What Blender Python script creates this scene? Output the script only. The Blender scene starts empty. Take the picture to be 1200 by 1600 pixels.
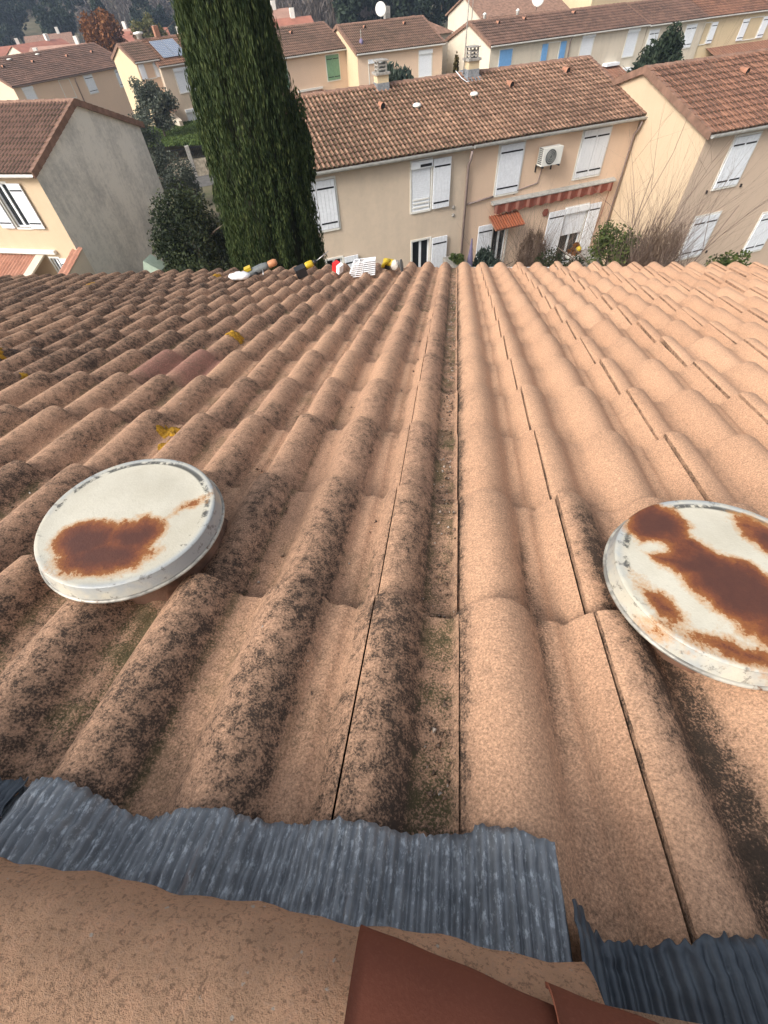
import bpy, math, random
import numpy as np
from mathutils import Matrix, Vector

random.seed(7)
rng = np.random.default_rng(11)
S = bpy.context.scene
COL = S.collection
R = math.radians

# ------------------------------------------------------------------ camera, world, sun, exposure
cam_d = bpy.data.cameras.new('camera')
cam = bpy.data.objects.new('camera', cam_d)
COL.objects.link(cam)
cam_d.sensor_fit = 'HORIZONTAL'
cam_d.sensor_width = 36.0
cam_d.lens = 675.0 / 1200.0 * 36.0
cam_d.clip_start = 0.02
cam_d.clip_end = 3000
cam.matrix_world = Matrix(((0.99077787, -0.06842921, 0.1169472, 0),
                           (0.12593112, 0.7835802, -0.60839414, 0),
                           (-0.05000558, 0.61751075, 0.78497129, 9.0),
                           (0, 0, 0, 1)))
S.camera = cam

SUN_DIR = Vector((-0.52, -0.60, 0.60)).normalized()       # towards the sun
elev = math.asin(SUN_DIR.z)
W = bpy.data.worlds.new('World')
S.world = W
W.use_nodes = True
wn = W.node_tree
wn.nodes.clear()
sky = wn.nodes.new('ShaderNodeTexSky')
sky.sky_type = 'NISHITA'
sky.sun_disc = False
sky.sun_elevation = elev
sky.sun_rotation = math.atan2(SUN_DIR.x, SUN_DIR.y)
sky.air_density = 1.0
sky.dust_density = 4.0
hs = wn.nodes.new('ShaderNodeHueSaturation')
hs.inputs['Saturation'].default_value = 0.35
bg = wn.nodes.new('ShaderNodeBackground')
bg.inputs['Strength'].default_value = 0.13
wo = wn.nodes.new('ShaderNodeOutputWorld')
wn.links.new(sky.outputs[0], hs.inputs['Color'])
wn.links.new(hs.outputs[0], bg.inputs['Color'])
wn.links.new(bg.outputs[0], wo.inputs['Surface'])
sun_d = bpy.data.lights.new('sun', 'SUN')
sun_d.energy = 1.95
sun_d.angle = R(24)
sun_d.color = (1.0, 0.95, 0.88)
sun = bpy.data.objects.new('sun', sun_d)
COL.objects.link(sun)
sun.rotation_euler = SUN_DIR.to_track_quat('Z', 'Y').to_euler()
sun.location = (0, 0, 40)
S.view_settings.view_transform = 'Standard'
S.view_settings.look = 'None'
S.view_settings.gamma = 1
S.view_settings.use_curve_mapping = False
S.view_settings.exposure = 0.92

# ------------------------------------------------------------------ materials
class NT:
    """small node-tree helper"""
    def __init__(s, name):
        s.m = bpy.data.materials.new(name)
        s.m.use_nodes = True
        s.t = s.m.node_tree
        s.t.nodes.clear()
        s.out = s.t.nodes.new('ShaderNodeOutputMaterial')
        s.bsdf = s.t.nodes.new('ShaderNodeBsdfPrincipled')
        s.t.links.new(s.bsdf.outputs[0], s.out.inputs['Surface'])
        s.co = None
    def n(s, typ, **kw):
        nd = s.t.nodes.new(typ)
        for k, v in kw.items():
            setattr(nd, k, v)
        return nd
    def set(s, sock, v):
        if isinstance(v, bpy.types.NodeSocket):
            s.t.links.new(v, sock)
        else:
            if isinstance(v, tuple) and len(v) == 3 and sock.type == 'RGBA':
                v = v + (1,)
            sock.default_value = v
    def coord(s, scale=None):
        if s.co is None:
            s.co = s.n('ShaderNodeTexCoord').outputs['Object']
        if scale is None:
            return s.co
        mp = s.n('ShaderNodeMapping')
        s.set(mp.inputs['Vector'], s.co)
        mp.inputs['Scale'].default_value = scale
        return mp.outputs[0]
    def noise(s, scale, detail=3.0, rough=0.55, vec=None, dist=0.0):
        nd = s.n('ShaderNodeTexNoise')
        s.set(nd.inputs['Vector'], vec if vec is not None else s.coord())
        nd.inputs['Scale'].default_value = scale
        nd.inputs['Detail'].default_value = detail
        nd.inputs['Roughness'].default_value = rough
        nd.inputs['Distortion'].default_value = dist
        return nd.outputs['Fac']
    def math(s, op, a, b=0.0, c=None):
        nd = s.n('ShaderNodeMath', operation=op)
        s.set(nd.inputs[0], a)
        s.set(nd.inputs[1], b)
        if c is not None:
            s.set(nd.inputs[2], c)
        return nd.outputs[0]
    def ramp(s, v, a, b, lo=0.0, hi=1.0):
        nd = s.n('ShaderNodeMapRange')
        nd.clamp = True
        s.set(nd.inputs['Value'], v)
        s.set(nd.inputs['From Min'], a)
        s.set(nd.inputs['From Max'], b)
        s.set(nd.inputs['To Min'], lo)
        s.set(nd.inputs['To Max'], hi)
        return nd.outputs[0]
    def mix(s, f, a, b, blend='MIX'):
        nd = s.n('ShaderNodeMix', data_type='RGBA', blend_type=blend)
        s.set(nd.inputs['Factor'], f)
        s.set(nd.inputs[6], a)
        s.set(nd.inputs[7], b)
        return nd.outputs[2]
    def attr(s, name):
        nd = s.n('ShaderNodeAttribute', attribute_name=name)
        sp = s.n('ShaderNodeSeparateColor')
        s.t.links.new(nd.outputs['Color'], sp.inputs[0])
        return sp.outputs[0], sp.outputs[1], sp.outputs[2], nd.outputs['Alpha']
    def bump(s, h, strength=0.5, dist=0.01):
        nd = s.n('ShaderNodeBump')
        nd.inputs['Strength'].default_value = strength
        nd.inputs['Distance'].default_value = dist
        s.set(nd.inputs['Height'], h)
        s.t.links.new(nd.outputs[0], s.bsdf.inputs['Normal'])
    def fin(s, color, rough=0.8, metal=0.0, spec=0.3):
        s.set(s.bsdf.inputs['Base Color'], color)
        s.set(s.bsdf.inputs['Roughness'], rough)
        s.set(s.bsdf.inputs['Metallic'], metal)
        s.bsdf.inputs['Specular IOR Level'].default_value = spec
        return s.m


def mat_plain(name, col, rough=0.6, metal=0.0, spec=0.35, var=0.12, scale=8.0, bump=0.0):
    k = NT(name)
    nz = k.noise(scale, 4)
    lo = tuple(c * (1 - var) for c in col)
    hi = tuple(min(1, c * (1 + var)) for c in col)
    c = k.mix(k.ramp(nz, 0.3, 0.7), lo, hi)
    if bump:
        k.bump(nz, bump, 0.01)
    return k.fin(c, rough, metal, spec)


def mat_tile(name, ca, cb, dark, grain=260.0, moss=(0.085, 0.078, 0.034), spot=70.0, patch=9.0, fine=True):
    k = NT(name)
    rnd, dirt_shade, hgt, spec = k.attr('tile')
    base = k.mix(rnd, ca, cb)
    med = k.noise(patch, 4, 0.6)
    base = k.mix(k.ramp(med, 0.35, 0.7, 0, 0.55), base, tuple(c * 0.80 for c in ca))
    base = k.mix(spec, base, (0.25, 0.098, 0.088))
    if fine:
        g = k.noise(grain, 5, 0.75)
        g2 = k.noise(grain * 0.35, 3, 0.6)
        base = k.mix(k.ramp(g, 0.52, 0.60, 0, 0.55), base, tuple(min(1, c * 1.45 + 0.02) for c in ca))
        base = k.mix(k.ramp(g, 0.48, 0.39, 0, 0.70), base, tuple(c * 0.42 for c in ca))
    else:
        g = k.noise(grain, 3, 0.6)
        g2 = g
        base = k.mix(k.ramp(g, 0.4, 0.7, 0, 0.3), base, tuple(c * 0.6 for c in ca))
    n1 = k.noise(spot, 4, 0.65, dist=0.2)
    n2 = k.noise(spot * 0.15, 3, 0.55)
    n3 = k.noise(grain * 1.1, 3, 0.75)
    lev = k.math('ADD', k.math('MULTIPLY', k.math('SUBTRACT', n1, 0.5), 0.60), k.math('MULTIPLY', k.math('SUBTRACT', n2, 0.5), 0.34))
    lev = k.math('ADD', lev, k.math('MULTIPLY', k.math('SUBTRACT', n3, 0.5), 0.72 if fine else 0.3))
    lev = k.math('ADD', lev, k.math('MULTIPLY', k.math('SUBTRACT', dirt_shade, 0.5), 0.56))
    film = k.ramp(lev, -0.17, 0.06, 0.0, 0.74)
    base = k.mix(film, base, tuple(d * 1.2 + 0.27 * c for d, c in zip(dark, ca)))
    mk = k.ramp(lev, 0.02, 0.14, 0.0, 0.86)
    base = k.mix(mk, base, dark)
    chan = k.ramp(hgt, 0.30, 0.02)
    mm = k.math('MULTIPLY', chan, k.ramp(k.math('ADD', k.math('ADD', k.noise(14, 3, 0.6), k.math('MULTIPLY', n3, 0.9)), k.math('MULTIPLY', dirt_shade, 0.3)), 1.06, 1.18, 0, 0.8))
    mm = k.math('MULTIPLY', mm, k.ramp(dirt_shade, 0.18, 0.5))
    base = k.mix(mm, base, moss)
    hh = k.math('ADD', k.math('MULTIPLY', g, 0.7), k.math('MULTIPLY', g2, 0.5))
    hh = k.math('ADD', hh, k.math('MULTIPLY', mk, 0.7))
    k.bump(hh, 0.55 if fine else 0.3, 0.004 if fine else 0.01)
    return k.fin(base, 0.88, 0, 0.22)


def mat_stucco(name, col, stain, amount=0.5, scale=1.0, drips=0.5, grain=90):
    k = NT(name)
    big = k.noise(0.55 * scale, 5, 0.62)
    streak = k.noise(1.0, 5, 0.6, vec=k.coord((3.4 * scale, 3.4 * scale, 0.55 * scale)))
    fine = k.noise(grain, 3, 0.7)
    mid = k.noise(6.0 * scale, 5, 0.7)
    f = k.math('ADD', k.math('MULTIPLY', big, 0.6), k.math('MULTIPLY', streak, drips))
    f = k.math('ADD', f, k.math('MULTIPLY', mid, 0.35))
    mean = 0.5 * (0.6 + drips + 0.35)
    c = k.mix(k.ramp(f, mean - 0.06, mean + 0.22, 0, amount), col, stain)
    c = k.mix(k.ramp(fine, 0.5, 0.28, 0, 0.35), c, tuple(x * 0.55 for x in col))
    c = k.mix(k.ramp(fine, 0.55, 0.75, 0, 0.25), c, tuple(min(1, x * 1.3) for x in col))
    k.bump(k.math('ADD', fine, k.math('MULTIPLY', mid, 0.5)), 0.5, 0.012)
    return k.fin(c, 0.92, 0, 0.15)


def mat_leaf(name, ca, cb, cc=None, rough=0.6, trans=0.25):
    k = NT(name)
    r, g, b, _ = k.attr('leaf')
    c = k.mix(k.ramp(r, 0.0, 1.0), ca, cb)
    c = k.mix(k.ramp(g, 0.72, 1.0, 0, 0.8), c, cc or tuple(min(1, x * 1.6) for x in cb))
    m = k.fin(c, rough, 0, 0.2)
    tr = k.n('ShaderNodeBsdfTranslucent')
    k.set(tr.inputs['Color'], c)
    mx = k.n('ShaderNodeMixShader')
    mx.inputs[0].default_value = trans
    k.t.links.new(k.bsdf.outputs[0], mx.inputs[1])
    k.t.links.new(tr.outputs[0], mx.inputs[2])
    k.t.links.new(mx.outputs[0], k.out.inputs['Surface'])
    return m


M = {}
M['tile_new'] = mat_tile('new_terracotta', (0.585, 0.350, 0.218), (0.505, 0.290, 0.176), (0.045, 0.033, 0.026), moss=(0.07, 0.052, 0.038), patch=5, grain=330, spot=60)
M['tile_old'] = mat_tile('weathered_terracotta', (0.53, 0.315, 0.195), (0.43, 0.25, 0.163), (0.034, 0.027, 0.023), spot=66, grain=330)
M['tile_mid'] = mat_tile('street_terracotta', (0.40, 0.235, 0.155), (0.23, 0.125, 0.085), (0.055, 0.032, 0.025), grain=40, spot=9, patch=1.1, fine=False)
M['tile_brown'] = mat_tile('brown_terracotta', (0.235, 0.135, 0.10), (0.17, 0.095, 0.072), (0.05, 0.035, 0.028), grain=30, spot=9, patch=1.0, fine=False)
M['tile_red'] = mat_tile('red_terracotta', (0.30, 0.15, 0.095), (0.235, 0.115, 0.075), (0.06, 0.035, 0.028), grain=30, spot=9, patch=0.8, fine=False)
M['under'] = mat_plain('roof_underlay', (0.012, 0.010, 0.009), 0.95, spec=0.05)
M['wall_beige'] = mat_stucco('beige_render', (0.63, 0.51, 0.39), (0.42, 0.355, 0.28), 0.6, drips=0.3)
M['wall_peach'] = mat_stucco('peach_render', (0.70, 0.515, 0.375), (0.58, 0.425, 0.305), 0.4, drips=0.3)
M['wall_cream'] = mat_stucco('cream_render', (0.56, 0.43, 0.295), (0.45, 0.335, 0.225), 0.35)
M['wall_dull'] = mat_stucco('dull_peach_render', (0.60, 0.46, 0.35), (0.47, 0.36, 0.27), 0.5, drips=0.25)
M['wall_grey'] = mat_stucco('grey_weathered_render', (0.70, 0.66, 0.58), (0.27, 0.265, 0.25), 0.95, 1.3, 0.25)
M['wall_pale'] = mat_stucco('pale_render', (0.63, 0.55, 0.44), (0.43, 0.385, 0.31), 0.6)
M['wall_sand'] = mat_stucco('sand_render', (0.60, 0.48, 0.31), (0.42, 0.34, 0.23), 0.45)
M['shutter'] = mat_plain('white_painted_wood', (0.74, 0.76, 0.79), 0.55, var=0.07, scale=14)
k = NT('worn_white_wood')
_st = k.noise(1.0, 5, 0.7, vec=k.coord((26, 26, 1.6)))
_c = k.mix(k.ramp(_st, 0.55, 0.75, 0, 0.65), (0.70, 0.71, 0.72), (0.36, 0.35, 0.33))
M['shutter_worn'] = k.fin(_c, 0.7)
M['shutter_green'] = mat_plain('green_painted_wood', (0.17, 0.31, 0.19), 0.55, var=0.1)
M['shutter_blue'] = mat_plain('blue_painted_wood', (0.16, 0.34, 0.60), 0.55, var=0.08)
M['white'] = mat_plain('white_pvc', (0.76, 0.78, 0.80), 0.45, var=0.05)
M['frame'] = mat_plain('pale_window_surround', (0.68, 0.66, 0.60), 0.6, var=0.06)
M['iron'] = mat_plain('black_iron', (0.018, 0.018, 0.02), 0.5, 0.3)
M['glass'] = mat_plain('dark_window_glass', (0.02, 0.024, 0.028), 0.06, spec=0.6)
M['dark'] = mat_plain('dark_interior', (0.016, 0.014, 0.013), 0.9)
M['gutter'] = mat_plain('grey_zinc_gutter', (0.40, 0.39, 0.36), 0.5, 0.2, var=0.2)
M['gutter_white'] = mat_plain('white_pvc_gutter', (0.68, 0.66, 0.62), 0.5, var=0.12)
M['gutter_brown'] = mat_plain('mauve_pvc_pipe', (0.26, 0.20, 0.18), 0.5, var=0.15)
M['ac'] = mat_plain('cream_ac_casing', (0.66, 0.65, 0.60), 0.45, var=0.05)
M['grille'] = mat_plain('dark_grille', (0.05, 0.055, 0.055), 0.6)
M['valance_red'] = mat_plain('rust_red_canvas', (0.20, 0.055, 0.035), 0.9, var=0.2)
M['valance_pink'] = mat_plain('faded_pink_canvas', (0.42, 0.22, 0.17), 0.9, var=0.15)
M['bark'] = mat_plain('grey_bark', (0.12, 0.09, 0.07), 0.95, var=0.3, scale=20, bump=0.5)
M['twig'] = mat_plain('brown_twig', (0.17, 0.12, 0.095), 0.9, var=0.3, scale=5)
M['twig_grey'] = mat_plain('grey_twig', (0.20, 0.17, 0.15), 0.9, var=0.3, scale=5)
M['yellow'] = mat_plain('yellow_plastic', (0.50, 0.35, 0.025), 0.4, var=0.08)
M['black'] = mat_plain('black_plastic', (0.02, 0.02, 0.022), 0.45)
M['toolgrey'] = mat_plain('grey_plastic', (0.13, 0.14, 0.14), 0.5, var=0.2, scale=30)
M['steel'] = mat_plain('dull_steel', (0.42, 0.42, 0.41), 0.35, 0.8)
M['orange'] = mat_plain('orange_plastic', (0.42, 0.19, 0.09), 0.5)
M['red'] = mat_plain('red_plastic', (0.55, 0.03, 0.03), 0.4)
M['rag'] = mat_plain('dusty_rag', (0.55, 0.50, 0.44), 0.95, var=0.3, scale=60, bump=0.6)
M['bag'] = mat_plain('white_bag', (0.74, 0.74, 0.75), 0.6, var=0.06)
M['mauve'] = mat_plain('mauve_canvas', (0.19, 0.16, 0.25), 0.9, var=0.2)
M['concrete'] = mat_plain('grey_concrete', (0.30, 0.28, 0.25), 0.9, var=0.25, scale=12, bump=0.4)
M['zinc'] = mat_plain('zinc_flashing', (0.34, 0.36, 0.38), 0.45, 0.6, var=0.3, scale=20)
M['stone'] = mat_plain('stone_wall', (0.33, 0.28, 0.21), 0.9, var=0.4, scale=6, bump=0.6)
M['road'] = mat_plain('asphalt', (0.10, 0.095, 0.09), 0.9, var=0.2, scale=3)
M['panel'] = mat_plain('solar_cell', (0.13, 0.17, 0.25), 0.35, spec=0.4, var=0.06)
M['greenbox'] = mat_plain('grey_green_plastic', (0.28, 0.34, 0.27), 0.6, var=0.1)
M['lichen'] = mat_plain('ochre_lichen', (0.36, 0.19, 0.015), 0.95, var=0.5, scale=90, bump=1.0)

# painted, rusting vent caps: rust patch shapes are in the cap's own plan coordinates (metres)
def mat_cap(name, blobs, holes):
    k = NT(name)
    sep = k.n('ShaderNodeSeparateXYZ')
    k.set(sep.inputs[0], k.coord())
    wob = k.math('MULTIPLY', k.math('SUBTRACT', k.noise(38, 5, 0.65), 0.5), 0.030)
    wob2 = k.math('MULTIPLY', k.math('SUBTRACT', k.noise(200, 4, 0.75), 0.5), 0.016)
    wob = k.math('ADD', wob, wob2)
    def blob(x, y, rx, ry, rot):
        c, s_ = math.cos(rot), math.sin(rot)
        dx = k.math('SUBTRACT', sep.outputs[0], x)
        dy = k.math('SUBTRACT', sep.outputs[1], y)
        u = k.math('ADD', k.math('MULTIPLY', dx, c / rx), k.math('MULTIPLY', dy, s_ / rx))
        v = k.math('ADD', k.math('MULTIPLY', dx, -s_ / ry), k.math('MULTIPLY', dy, c / ry))
        d = k.math('SQRT', k.math('ADD', k.math('MULTIPLY', u, u), k.math('MULTIPLY', v, v)))
        return k.math('MULTIPLY', k.math('SUBTRACT', d, 1.0), min(rx, ry))
    sd = None
    for b in blobs:
        d = blob(*b)
        sd = d if sd is None else k.math('MINIMUM', sd, d)
    for b in holes:
        sd = k.math('MAXIMUM', sd, k.math('MULTIPLY', blob(*b), -1.0))
    sd = k.math('ADD', sd, wob)
    rust = k.ramp(sd, 0.0015, -0.0015)
    halo = k.ramp(sd, 0.009, -0.001, 0, 0.85)
    white = k.mix(k.ramp(k.noise(14, 5, 0.6), 0.4, 0.7), (0.52, 0.488, 0.40), (0.45, 0.415, 0.33))
    white = k.mix(k.ramp(k.noise(160, 4, 0.7), 0.55, 0.75, 0, 0.3), white, (0.36, 0.33, 0.27))
    # grime scratches along the rim
    rr = k.math('SQRT', k.math('ADD', k.math('POWER', sep.outputs[0], 2.0), k.math('POWER', sep.outputs[1], 2.0)))
    band = k.math('MULTIPLY', k.ramp(rr, 0.1195, 0.1225), k.ramp(rr, 0.1315, 0.1285))
    far = k.math('ADD', k.noise(30, 5, 0.75), k.math('MULTIPLY', k.math('ADD', sep.outputs[1], k.math('MULTIPLY', sep.outputs[0], 0.35)), 1.1))
    grime = k.math('MULTIPLY', band, k.ramp(far, 0.53, 0.60, 0, 0.92))
    white = k.mix(grime, white, (0.045, 0.045, 0.042))
    zincy = k.math('MULTIPLY', k.ramp(rr, 0.126, 0.134), k.ramp(k.noise(11, 4, 0.7), 0.40, 0.56, 0, 0.85))
    white = k.mix(zincy, white, (0.33, 0.35, 0.355))
    drip = k.math('MULTIPLY', k.ramp(rr, 0.122, 0.134), k.ramp(k.noise(60, 4, 0.75), 0.58, 0.66, 0, 0.7))
    white = k.mix(drip, white, (0.12, 0.11, 0.10))
    c = k.mix(halo, white, (0.42, 0.20, 0.055))
    rc = k.mix(k.ramp(k.noise(45, 5, 0.7), 0.3, 0.7), (0.100, 0.028, 0.014), (0.195, 0.058, 0.022))
    rc = k.mix(k.ramp(sd, -0.010, -0.001), rc, (0.25, 0.090, 0.024))
    rc = k.mix(k.ramp(k.math('ADD', sd, k.math('MULTIPLY', k.noise(60, 4, 0.7), 0.012)), 0.000, -0.016, 0, 0.8), rc, (0.060, 0.023, 0.017))
    rc = k.mix(k.ramp(k.noise(300, 3, 0.7), 0.55, 0.7, 0, 0.4), rc, (0.05, 0.016, 0.010))
    c = k.mix(rust, c, rc)
    k.bump(k.math('ADD', k.math('MULTIPLY', rust, 0.5), k.noise(180, 4, 0.7)), 0.35, 0.002)
    return k.fin(c, k.mix(rust, (0.42, 0.42, 0.42), (0.6, 0.6, 0.6)), 0, 0.4)

# lead flashing
k = NT('weathered_lead')
_n = k.noise(22, 5, 0.7)
_s = k.noise(1.0, 5, 0.75, vec=k.coord((240, 95, 95)))
_c = k.mix(k.ramp(_n, 0.3, 0.7), (0.145, 0.158, 0.172), (0.28, 0.295, 0.31))
_c = k.mix(k.ramp(_s, 0.53, 0.64, 0, 0.75), _c, (0.55, 0.59, 0.62))
_c = k.mix(k.ramp(k.noise(1.0, 4, 0.7, vec=k.coord((55, 9, 9))), 0.66, 0.74, 0, 0.5), _c, (0.16, 0.10, 0.075))
k.bump(_s, 0.2, 0.001)
M['lead'] = k.fin(_c, 0.5, 0.35, 0.4)
k = NT('dark_lead')
_c = k.mix(k.ramp(k.noise(26, 5, 0.7), 0.35, 0.7), (0.06, 0.072, 0.088), (0.12, 0.138, 0.155))
_c = k.mix(k.ramp(k.noise(1.0, 5, 0.75, vec=k.coord((60, 60, 60))), 0.60, 0.75, 0, 0.4), _c, (0.30, 0.33, 0.36))
M['lead_dark'] = k.fin(_c, 0.5, 0.3, 0.4)
# ridge tile: gritty brown with pale flecks
k = NT('gritty_ridge_tile')
_g = k.noise(210, 5, 0.8)
_p = k.noise(18, 5, 0.65)
_c = k.mix(k.ramp(_p, 0.35, 0.65), (0.54, 0.325, 0.20), (0.70, 0.41, 0.25))
_c = k.mix(k.ramp(k.noise(55, 4, 0.65), 0.52, 0.62, 0, 0.7), _c, (0.68, 0.39, 0.24))
_c = k.mix(k.ramp(_g, 0.47, 0.40, 0, 0.55), _c, (0.15, 0.092, 0.06))
_c = k.mix(k.ramp(_g, 0.54, 0.62, 0, 0.5), _c, (0.50, 0.32, 0.22))
_v = k.n('ShaderNodeTexVoronoi')
k.set(_v.inputs['Vector'], k.coord())
_v.inputs['Scale'].default_value = 130
_sp = k.n('ShaderNodeSeparateColor')
k.t.links.new(_v.outputs['Color'], _sp.inputs[0])
_fl = k.math('MULTIPLY', k.ramp(k.math('ADD', _v.outputs['Distance'], k.math('MULTIPLY', k.noise(500, 2), 0.5)), 0.46, 0.38), k.ramp(_sp.outputs[0], 0.90, 0.91))
_c = k.mix(k.math('MULTIPLY', _fl, 0.9), _c, (0.55, 0.48, 0.40))
k.bump(k.math('ADD', _g, k.math('MULTIPLY', _p, 0.5)), 1.0, 0.005)
M['ridge'] = k.fin(_c, 0.9, 0, 0.2)
k = NT('red_brown_painted_tile')
_c = k.mix(k.ramp(k.noise(20, 4), 0.3, 0.7), (0.145, 0.045, 0.025), (0.165, 0.052, 0.029))
_c = k.mix(k.ramp(k.noise(420, 3, 0.7), 0.5, 0.7, 0, 0.35), _c, (0.21, 0.075, 0.045))
_c = k.mix(k.ramp(k.noise(120, 4, 0.7), 0.66, 0.74, 0, 0.35), _c, (0.27, 0.14, 0.09))
k.bump(k.noise(420, 3, 0.7), 0.3, 0.001)
M['redcap'] = k.fin(_c, 0.75, 0, 0.25)
# ground
k = NT('ground')
_c = k.mix(k.ramp(k.noise(0.35, 5, 0.7), 0.35, 0.65), (0.07, 0.075, 0.035), (0.17, 0.14, 0.09))
_c = k.mix(k.ramp(k.noise(6, 4, 0.7), 0.5, 0.7, 0, 0.5), _c, (0.06, 0.05, 0.03))
M['ground'] = k.fin(_c, 0.95)

M['leaf_cypress'] = mat_leaf('cypress_sprays', (0.020, 0.036, 0.013), (0.062, 0.086, 0.028), (0.11, 0.125, 0.04))
M['leaf_dark'] = mat_leaf('dark_evergreen_leaves', (0.016, 0.024, 0.012), (0.038, 0.052, 0.02), (0.07, 0.08, 0.03))
M['leaf_olive'] = mat_leaf('olive_leaves', (0.05, 0.062, 0.045), (0.10, 0.115, 0.085), (0.16, 0.17, 0.14))
M['leaf_green'] = mat_leaf('green_leaves', (0.035, 0.055, 0.015), (0.085, 0.115, 0.03), (0.16, 0.17, 0.05))
M['leaf_bluegreen'] = mat_leaf('blue_green_leaves', (0.035, 0.055, 0.045), (0.075, 0.10, 0.075), (0.12, 0.15, 0.11))
M['leaf_thuja'] = mat_leaf('bronze_thuja_leaves', (0.035, 0.03, 0.01), (0.085, 0.065, 0.02), (0.12, 0.09, 0.03))
M['leaf_rust'] = mat_leaf('rusty_autumn_leaves', (0.12, 0.045, 0.015), (0.22, 0.085, 0.025), (0.28, 0.13, 0.04))
M['leaf_yellow'] = mat_leaf('yellow_green_leaves', (0.09, 0.095, 0.03), (0.17, 0.15, 0.05), (0.24, 0.2, 0.08))
M['leaf_forest'] = mat_leaf('forest_evergreen', (0.012, 0.022, 0.014), (0.032, 0.048, 0.026), (0.06, 0.075, 0.04))
M['leaf_bare'] = mat_leaf('leafless_twigs', (0.10, 0.085, 0.08), (0.17, 0.145, 0.13), (0.20, 0.16, 0.12))
M['leaf_brush'] = mat_leaf('brown_dry_twigs', (0.12, 0.075, 0.05), (0.20, 0.14, 0.10), (0.26, 0.20, 0.14))
M['crumb'] = mat_leaf('crumbs', (0.06, 0.045, 0.035), (0.26, 0.17, 0.12), (0.6, 0.55, 0.48), trans=0.0)
M['grass'] = mat_leaf('grass_blades', (0.05, 0.085, 0.018), (0.095, 0.135, 0.035))

# ------------------------------------------------------------------ object helpers
def link(o, parent=None):
    COL.objects.link(o)
    if parent is not None:
        o.parent = parent
    return o

def tag(o, label=None, cat=None, group=None, kind=None):
    if label: o['label'] = label
    if cat: o['category'] = cat
    if group: o['group'] = group
    if kind: o['kind'] = kind
    return o

def empty(name, loc, rz=0.0, label=None, cat=None, group=None):
    o = bpy.data.objects.new(name, None)
    o.empty_display_size = 0.3
    link(o)
    o.location = loc
    o.rotation_euler = (0, 0, rz)
    return tag(o, label, cat, group)

def np_mesh(name, v, f, mat, parent=None, smooth=False, attrs=None):
    """v (n,3); f (m,4) or list of faces"""
    me = bpy.data.meshes.new(name)
    v = np.asarray(v, np.float32)
    if isinstance(f, np.ndarray):
        m, kk = f.shape
        me.vertices.add(len(v))
        me.vertices.foreach_set('co', v.ravel())
        me.loops.add(m * kk)
        me.loops.foreach_set('vertex_index', f.astype(np.int32).ravel())
        me.polygons.add(m)
        me.polygons.foreach_set('loop_start', np.arange(0, m * kk, kk, dtype=np.int32))
        me.polygons.foreach_set('loop_total', np.full(m, kk, np.int32))
        me.update(calc_edges=True)
    else:
        me.from_pydata([tuple(p) for p in v], [], f)
        me.update()
    if smooth:
        me.polygons.foreach_set('use_smooth', np.ones(len(me.polygons), bool))
    for an, arr in (attrs or {}).items():
        a = me.color_attributes.new(an, 'FLOAT_COLOR', 'POINT')
        a.data.foreach_set('color', np.asarray(arr, np.float32).ravel())
    me.materials.append(mat)
    o = bpy.data.objects.new(name, me)
    return link(o, parent)

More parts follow.
